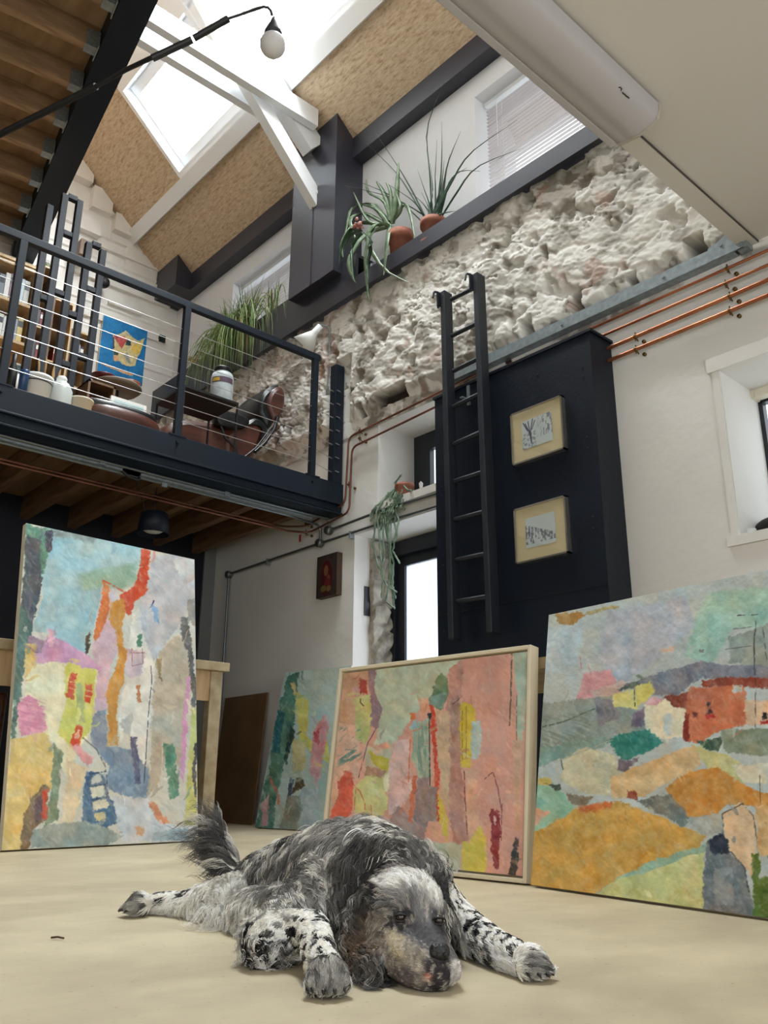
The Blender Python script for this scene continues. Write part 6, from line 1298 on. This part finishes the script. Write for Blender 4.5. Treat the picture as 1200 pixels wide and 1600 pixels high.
# segments: start, end, radii, fur length, tag
FUR = dict(torso=.062, shoulder=.040, forearm=.012, chest=.05, farleg=.015, shank=.012, thigh=.030, belly=.05, tail=.11, skull=.011, muzzle=.004, jaw=.005, cheek=.012, flew=.004, ear=.050, earfar=.022)
REVERSE = {'skull', 'muzzle', 'flew', 'jaw', 'cheek', 'torso', 'flew'}   # hair runs from nose to tail
SEG = []
for nm, ch in K.items():
    for (p, r), (q, s) in zip(ch[:-1], ch[1:]):
        a, b_ = (q, p) if nm in REVERSE else (p, q)
        SEG.append((np.array(a), np.array(b_), (r+s)/2, FUR[nm], nm))
for c_, f_ in ((pf, pf+Vector((0, 0, -.01))-FH*.03), (pr_, pr_+RH*.03), (ph, ph-RH*.03)): SEG.append((np.array(c_), np.array(f_), .03, .014, 'paw'))
NAMES = [s[4] for s in SEG]
def nearest(P):
    best = np.full(len(P), 1e9); idx = np.zeros(len(P), int)
    for i, (a, b_, r, L, nm) in enumerate(SEG):
        ab = b_-a; t = np.clip(((P-a)@ab)/(ab@ab), 0, 1); d = np.linalg.norm(P-(a+t[:, None]*ab), axis=1)-r
        m_ = d < best; best = np.where(m_, d, best); idx = np.where(m_, i, idx)
    return idx
def inpoly(pix, poly, soft=10): return 1-sstep(poly_sd(pix, poly), -soft, soft)
def coat(P, locks=False):
    """coat colour by position on the dog: flecked belton pattern with the photo's larger markings"""
    P = np.asarray(P); idx = nearest(P); nm = np.array(NAMES)[idx]; pix = proj(P)
    dk = np.array(lin((17, 17, 20))); md_ = np.array(lin((92, 92, 98))); wh = np.array(lin((255, 250, 240))); cream = np.array(lin((200, 184, 156))); tan = np.array(lin((150, 122, 96)))
    n1 = fbm(P, 26, 3, 3); n2 = fbm(P, 60, 2, 8); n3 = fbm(P, 11, 3, 15)
    body_w = sstep(0.62*n1+0.30*n2+0.25*n3, .56, .64)          # 0 dark 1 white
    spots_e, spots_c = voro(np.stack([P@np.array([.7, .7, .3])+.01*n2, P[:, 2]*1.2+P@np.array([.5, -.6, 0])], 1), 52, 6)
    _, cc = voro(np.stack([P[:, 0]*1.0+P[:, 2]*.6, P[:, 1]+P[:, 2]*.5], 1)+np.stack([n1, n3], 1)*.03, 80, 12)
    leg_w = 1-(cc > .60)*1.0*sstep(n2, .25, .4)
    wgt = np.where(np.isin(nm, ['forearm', 'farleg', 'shank', 'paw']), leg_w, body_w)
    wgt = np.where(nm == 'thigh', np.clip(.5+.6*leg_w, 0, 1), wgt)
    wgt = np.where(nm == 'belly', np.clip(.5+body_w*.6, 0, 1), wgt)
    wgt = np.where(nm == 'shoulder', np.clip(body_w*.9+.12, 0, 1), wgt)
    wgt = np.where(np.isin(nm, ['ear', 'earfar']), body_w*.28, wgt)
    wgt = np.where(nm == 'tail', .06+.3*n1*n1, wgt)
    # larger markings
    for poly, val, s_ in (([(480, 1300), (560, 1275), (600, 1290), (590, 1310), (500, 1360), (470, 1420), (440, 1440), (400, 1450), (420, 1400), (470, 1350)], .62, 16),
                          ([(560, 1320), (650, 1320), (690, 1370), (620, 1366), (570, 1390), (540, 1380)], .12, 16), ([(520, 1410), (600, 1400), (590, 1520), (530, 1500)], .10, 14), ([(430, 1330), (500, 1310), (470, 1380), (430, 1410), (400, 1380)], .25, 16), ([(340, 1380), (420, 1385), (420, 1440), (330, 1430)], .92, 14), ([(600, 1410), (640, 1405), (650, 1450), (610, 1455)], .22, 8), ([(655, 1415), (700, 1420), (700, 1460), (660, 1450)], .25, 8),
                          ([(300, 1370), (335, 1290), (365, 1370)], .15, 10), ([(480, 1495), (550, 1490), (550, 1560), (470, 1550)], .15, 8), ([(815, 1488), (860, 1485), (860, 1530), (815, 1525)], .12, 8), ([(190, 1390), (222, 1390), (222, 1430), (190, 1430)], .10, 6), ([(696, 1500), (725, 1500), (725, 1550), (700, 1550)], .95, 6), ([(640, 1395), (668, 1410), (682, 1465), (662, 1465), (650, 1430)], .42, 8)):
        a = inpoly(pix, poly, s_)*(.80 if val < .5 else .70); wgt = wgt*(1-a)+val*a
    wgt = np.clip(wgt+(n2-.5)*.35, 0, 1)
    if locks:
        lk = (np.random.default_rng(9).random(len(P)) < np.clip(wgt*.66+.02, 0, 1)); wgt = np.where(np.isin(nm, ['forearm', 'farleg', 'shank', 'paw']), wgt, wgt*.25+.75*np.where(lk, .92, .05))
    C = dk[None]*(1-wgt[:, None])+wh[None]*wgt[:, None]
    gm = (np.isin(nm, ['torso', 'skull', 'tail', 'chest', 'shoulder'])*.22*sstep(n3, .4, .6))[:, None]; C = C*(1-gm)+md_[None]*gm
    ck = (np.isin(nm, ['jaw', 'cheek', 'muzzle'])*.5*sstep(n1, .42, .6))[:, None]; C = C*(1-ck)+cream[None]*ck
    er = ((nm == 'ear')*inpoly(pix, [(545, 1440), (575, 1420), (600, 1480), (560, 1500), (535, 1480)], 14)*.55*sstep(n1, .3, .5))[:, None]; C = C*(1-er)+tan[None]*er
    pk = (inpoly(pix, [(668, 1518), (684, 1518), (684, 1534), (668, 1534)], 4)*.6)[:, None]; C = C*(1-pk)+np.array(lin((190, 130, 120)))[None]*pk
    mz = (inpoly(pix, [(655, 1452), (690, 1455), (702, 1480), (700, 1525), (684, 1534), (664, 1500)], 7)*.75)[:, None]; C = C*(1-mz)+np.array(lin((72, 66, 68)))[None]*mz
    face = np.isin(nm, ['skull', 'muzzle', 'flew', 'jaw', 'cheek'])
    if face.any():
        z = (pix[face]-np.array([380., 1340.]))*3.529; F_ = np.array(lin((112, 108, 108)))[None].repeat(len(z), 0)*(.55+.9*fbm(P[face], 90, 3, 71))[:, None]
        zz = z+34*np.stack([fbm(P[face], 70, 2, 5)-.5, fbm(P[face], 70, 2, 6)-.5], 1)
        for poly, col, sf in (([(620,60),(780,60),(770,200),(720,340),(640,300)], (40,40,44), 20), ([(720,130),(860,60),(1000,90),(1080,200),(1095,300),(990,225),(900,190),(790,200)], (255,252,246), 20),
            ([(790,190),(1000,200),(1080,300),(1000,400),(900,290),(800,290)], (136,134,134), 30), ([(800,270),(930,265),(960,360),(880,420),(790,380)], (52,50,54), 22), ([(1030,280),(1120,300),(1120,440),(1040,410)], (56,54,58), 18),
            ([(930,340),(1040,370),(1130,455),(1030,500),(960,500),(890,430)], (92,90,94), 24), ([(650,300),(790,300),(780,470),(720,620),(640,560)], (140,130,116), 26), ([(720,430),(880,420),(1010,520),(1010,620),(980,720),(850,720),(720,640)], (158,146,130), 24),
            ([(790,400),(890,430),(885,560),(800,540)], (196,178,146), 20), ([(830,610),(950,590),(970,720),(850,720)], (104,96,98), 18), ([(990,560),(1160,560),(1160,740),(1040,740),(1000,680)], (46,38,42), 16), ([(1000,640),(1030,645),(1030,690),(1003,690)], (196,130,110), 8), ([(1148,560),(1230,560),(1230,740),(1150,740)], (226,220,214), 10)):
            a = inpoly(zz, poly, sf)[:, None]*.85; F_ = F_*(1-a)+np.array(lin(col))[None]*a
        fr = sstep(vnoise(P[face], 230, 33), .52, .68)[:, None]*np.isin(nm[face], ['jaw', 'flew', 'cheek', 'muzzle'])[:, None]*.5; F_ = F_*(1-fr)+F_*.25*fr
        fr = sstep(vnoise(P[face], 190, 43), .56, .70)[:, None]*np.isin(nm[face], ['jaw', 'cheek', 'skull'])[:, None]*.45; F_ = F_*(1-fr)+np.array(lin((214, 204, 188)))[None]*fr
        C[face] = F_
    return C, idx, nm
Cb, ib, nb = coat(BV)
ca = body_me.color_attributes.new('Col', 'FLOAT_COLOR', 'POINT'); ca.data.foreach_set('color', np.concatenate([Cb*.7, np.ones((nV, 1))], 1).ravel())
body_me.polygons.foreach_set('use_smooth', np.ones(len(body_me.polygons), bool))
M['coat'] = attr_mat('dog_coat', .7, .2); body_me.materials.clear(); body_me.materials.append(M['coat'])
DO = pd(540, 1420, 2.05); DO.z = 0
dog = thing('dog', DO, 'shaggy black and white setter lying flat on the floor with chin down', 'dog')
BVl = BV-np.array(DO); body_me.vertices.foreach_set('co', BVl.ravel()); body_me.update()
place('body', body_me, DO, dog)
# fur strands
rng = np.random.default_rng(5)
body_me.calc_loop_triangles(); nt_ = len(body_me.loop_triangles); TI = np.zeros(nt_*3, int); body_me.loop_triangles.foreach_get('vertices', TI); TI = TI.reshape(-1, 3)
A, B, C3 = BV[TI[:, 0]], BV[TI[:, 1]], BV[TI[:, 2]]; ar = np.linalg.norm(np.cross(B-A, C3-A), axis=1)/2; cenz = (A+B+C3)[:, 2]/3
tn = NV[TI].mean(1); facing = 1-.55*(tn@np.array(FH) > .35)
ti_nm = np.array(NAMES)[nearest((A+B+C3)/3)]
dens = np.where(np.isin(ti_nm, ['muzzle', 'flew', 'jaw', 'skull', 'cheek', 'paw', 'forearm', 'farleg', 'shank']), 2.2, 1.0)*np.where(ti_nm == 'tail', 2.5, 1.0)*facing*(cenz > .004)
pr = ar*dens; pr /= pr.sum(); NF = 90000
tsel = rng.choice(nt_, NF, p=pr); u_ = rng.random(NF); v_ = rng.random(NF); fl_ = u_+v_ > 1; u_[fl_] = 1-u_[fl_]; v_[fl_] = 1-v_[fl_]; w_ = 1-u_-v_
def bary(X): return X[TI[tsel, 0]]*w_[:, None]+X[TI[tsel, 1]]*u_[:, None]+X[TI[tsel, 2]]*v_[:, None]
R0 = bary(BV); N0 = bary(NV); N0 /= np.linalg.norm(N0, axis=1)[:, None]
# bare patches: nose leather and eyes
keep = (np.linalg.norm(R0-np.array(nose_c), axis=1) > .022)
for e_ in (eyeL, eyeR): keep &= np.linalg.norm(R0-np.array(e_), axis=1) > .0165
R0, N0 = R0[keep], N0[keep]; NF = len(R0)
# clumps
CS = .011; cell = np.floor((R0+.004*(rng.random((1, 3))))/CS).astype(int); _, inv = np.unique(cell, axis=0, return_inverse=True); inv = inv.ravel(); nc = inv.max()+1
cnt = np.bincount(inv, minlength=nc)[:, None]; cc_ = np.stack([np.bincount(inv, R0[:, k], nc) for k in range(3)], 1)/cnt; cn_ = np.stack([np.bincount(inv, N0[:, k], nc) for k in range(3)], 1)/cnt; cn_ /= np.maximum(np.linalg.norm(cn_, axis=1), 1e-6)[:, None]
colC, idC, nmC = coat(cc_, True)
def flow(P, N, idx, nm):
    a = np.array([s[0] for s in SEG])[idx]; b_ = np.array([s[1] for s in SEG])[idx]; d = b_-a; d /= np.linalg.norm(d, axis=1)[:, None]
    g = np.array([0, 0, -1.0]); gw = np.select([nm == 'torso', nm == 'ear', np.isin(nm, ['chest', 'belly', 'shoulder', 'cheek', 'earfar']), nm == 'tail', np.isin(nm, ['forearm', 'farleg', 'shank', 'thigh']), np.isin(nm, ['skull'])], [.75, .9, .8, .55, .25, -.05], .05)
    sw = np.stack([vnoise(P, 16, 61)-.5, vnoise(P, 16, 62)-.5, vnoise(P, 16, 63)-.5], 1)*np.where(np.isin(nm, ['muzzle', 'flew', 'jaw', 'paw']), .3, 1.1)[:, None]
    t = d*(1-gw*.5)[:, None]+g[None]*gw[:, None]+sw
    t = np.where((nm == 'tail')[:, None], d*.55+np.array(-RH*.55)+g*.25+sw*.5, t)
    t = t-N*(t*N).sum(1)[:, None]; return t/np.maximum(np.linalg.norm(t, axis=1), 1e-6)[:, None]
tc_ = flow(cc_, cn_, idC, nmC); T0 = tc_[inv]
Lb_ = np.array([s[3] for s in SEG])[idC]; pixc = proj(cc_)
low = (cc_[:, 2] < .05)
Lb_ = np.where(np.isin(nmC, ['forearm', 'thigh', 'farleg', 'shank']) & low & (tc_[:, 2] < .3), Lb_*3.0, Lb_)      # feathering
topk = (nmC == 'skull')&(pixc[:, 1] < 1415); Lb_ = np.where(topk, .030, Lb_)
Lb_ = Lb_*(.75+.5*rng.random(nc)); L = Lb_[inv]*(.8+.4*rng.random(NF))
wav = np.where(np.isin(nmC, ['torso', 'shoulder', 'chest', 'belly', 'ear', 'thigh', 'forearm']), 1.25, .35)[inv]
side = np.cross(N0, T0); side /= np.maximum(np.linalg.norm(side, axis=1), 1e-6)[:, None]
ph_ = (rng.random(nc)*6.28)[inv]+rng.random(NF)*.5; NP = 10
ss = np.linspace(0, 1, NP); PT = np.zeros((NF, NP, 3)); lift = np.select([nmC == 'tail', np.isin(nmC, ['muzzle', 'flew', 'jaw', 'paw', 'forearm', 'farleg', 'shank']), nmC == 'skull'], [.55, .18, .22], .34)[inv]
cR = cc_[inv]; tight = (np.where(np.isin(nmC, ['muzzle', 'flew', 'jaw', 'skull', 'cheek', 'paw', 'forearm', 'farleg', 'shank']), .25, .70)+.2*rng.random(nc))[inv]
for k, s in enumerate(ss):
    base = R0*(1-tight*s)[:, None]+(cR+ (R0-cR)*.15)*(tight*s)[:, None]
    wv = np.sin(s*10.5+ph_)*.20*s**.6*wav; wn = np.cos(s*10.5+ph_)*.11*s**.6*wav
    PT[:, k] = base + T0*(L*s)[:, None] + N0*(L*(lift*s*(1-.75*s)+.02)+wn*L)[:, None]+side*(L*wv)[:, None]
    PT[:, k, 2] -= L*.18*s*s
PT[:, :, 2] = np.maximum(PT[:, :, 2], .0015+.002*rng.random((NF, 1)))
hc = bpy.data.hair_curves.new('fur'); hc.add_curves([NP]*NF)
hc.attributes['position'].data.foreach_set('vector', (PT-np.array(DO)).astype(np.float32).ravel())
ra = hc.attributes.get('radius') or hc.attributes.new('radius', 'FLOAT', 'POINT')
rad = np.where(np.isin(nmC, ['muzzle', 'flew', 'jaw', 'paw', 'skull']), .00036, .00048)[inv]
ra.data.foreach_set('value', (rad[:, None]*(1-.75*ss[None]**2)).astype(np.float32).ravel())
colf = colC[inv]; own, _, _ = coat(R0); shortm = np.isin(nmC, ['muzzle', 'flew', 'jaw', 'cheek', 'skull', 'forearm', 'farleg', 'shank', 'paw', 'thigh'])[inv][:, None]; colf = np.where(shortm, own, colf*.85+own*.15); tint = (.90+.35*rng.random(NF))[:, None]*(.80+.45*rng.random(nc))[inv][:, None]; colf = np.clip(colf*tint, 0, 1)
flick = (rng.random(nc) < .10)[inv]&(~np.isin(nmC, ['muzzle', 'flew', 'jaw', 'paw'])[inv]); colf[flick] = colf[flick]*.5+.12
cp = np.repeat(colf[:, None, :], NP, 1)*(.78+.40*ss)[None, :, None]  # roots darker than tips: depth shade put into the strand colour
cat_ = hc.attributes.new('Col', 'FLOAT_COLOR', 'POINT'); cat_.data.foreach_set('color', np.concatenate([np.clip(cp, 0, 1), np.ones((NF, NP, 1))], 2).astype(np.float32).ravel())
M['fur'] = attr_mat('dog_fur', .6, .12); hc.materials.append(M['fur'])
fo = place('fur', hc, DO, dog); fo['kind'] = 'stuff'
# nose, eyes, claws
nose_m = mat('nose_leather', (22, 21, 24), .35, bump=.3, bscale=200); nc0 = nose_c-FH*.003
fdir = (pd(683, 1490, 1.68)-pd(655, 1446, 1.80)).normalized()
b = MB(); ellipsoid(b, nc0, RH*.0185, Vector((0, 0, 1))*.0150, FH*.013, 12, .85); b.build('nose', nose_m, dog)
b = MB()
for s_ in (-1, 1): ellipsoid(b, nc0+RH*.0100*s_-FH*.0122-Vector((0, 0, .003)), RH*.0052, Vector((0, 0, 1))*.0045, FH*.003, 8)
b.build('nostrils', mat('nostril', (4, 4, 4), .6), dog)
eye_m = mat('eye_iris', (38, 24, 16), .12, spec=.5); lid_m = mat('eyelid', (26, 24, 26), .5)
for e_, r_e in ((eyeL, .0108), (eyeR, .0100)):
    ce = e_-FH*.0005; ey = ellipsoid(MB(), ce, RH*r_e, Vector((0, 0, 1))*r_e, FH*r_e, 12).build('eye', eye_m, dog)
    b = MB(); arcs = [(ce+RH*(r_e*1.25*math.cos(t))-FH*(r_e*.85)*(1-.35*abs(math.cos(t)))+Vector((0, 0, 1))*(r_e*.62*math.sin(t)+.0005)) for t in [math.pi*k/10 for k in range(11)]]
    b.tube(arcs, [.0012+.0016*math.sin(math.pi*k/10) for k in range(11)], 6)
    arcs = [(ce+RH*(r_e*1.25*math.cos(t))-FH*(r_e*.85)*(1-.35*abs(math.cos(t)))-Vector((0, 0, 1))*(r_e*.55*math.sin(t))) for t in [math.pi*k/10 for k in range(11)]]
    b.tube(arcs, [.0010+.0012*math.sin(math.pi*k/10) for k in range(11)], 6); b.build('eyelid', lid_m, dog)
cm = mat('claw_horn', (40, 36, 36), .35)
for c_, f_ in claws:
    MB().tube([c_, c_+f_*.006+Vector((0, 0, -.001)), c_+f_*.011-Vector((0, 0, .005))], [.0035, .003, .0008], 6).build('claw', cm, dog)
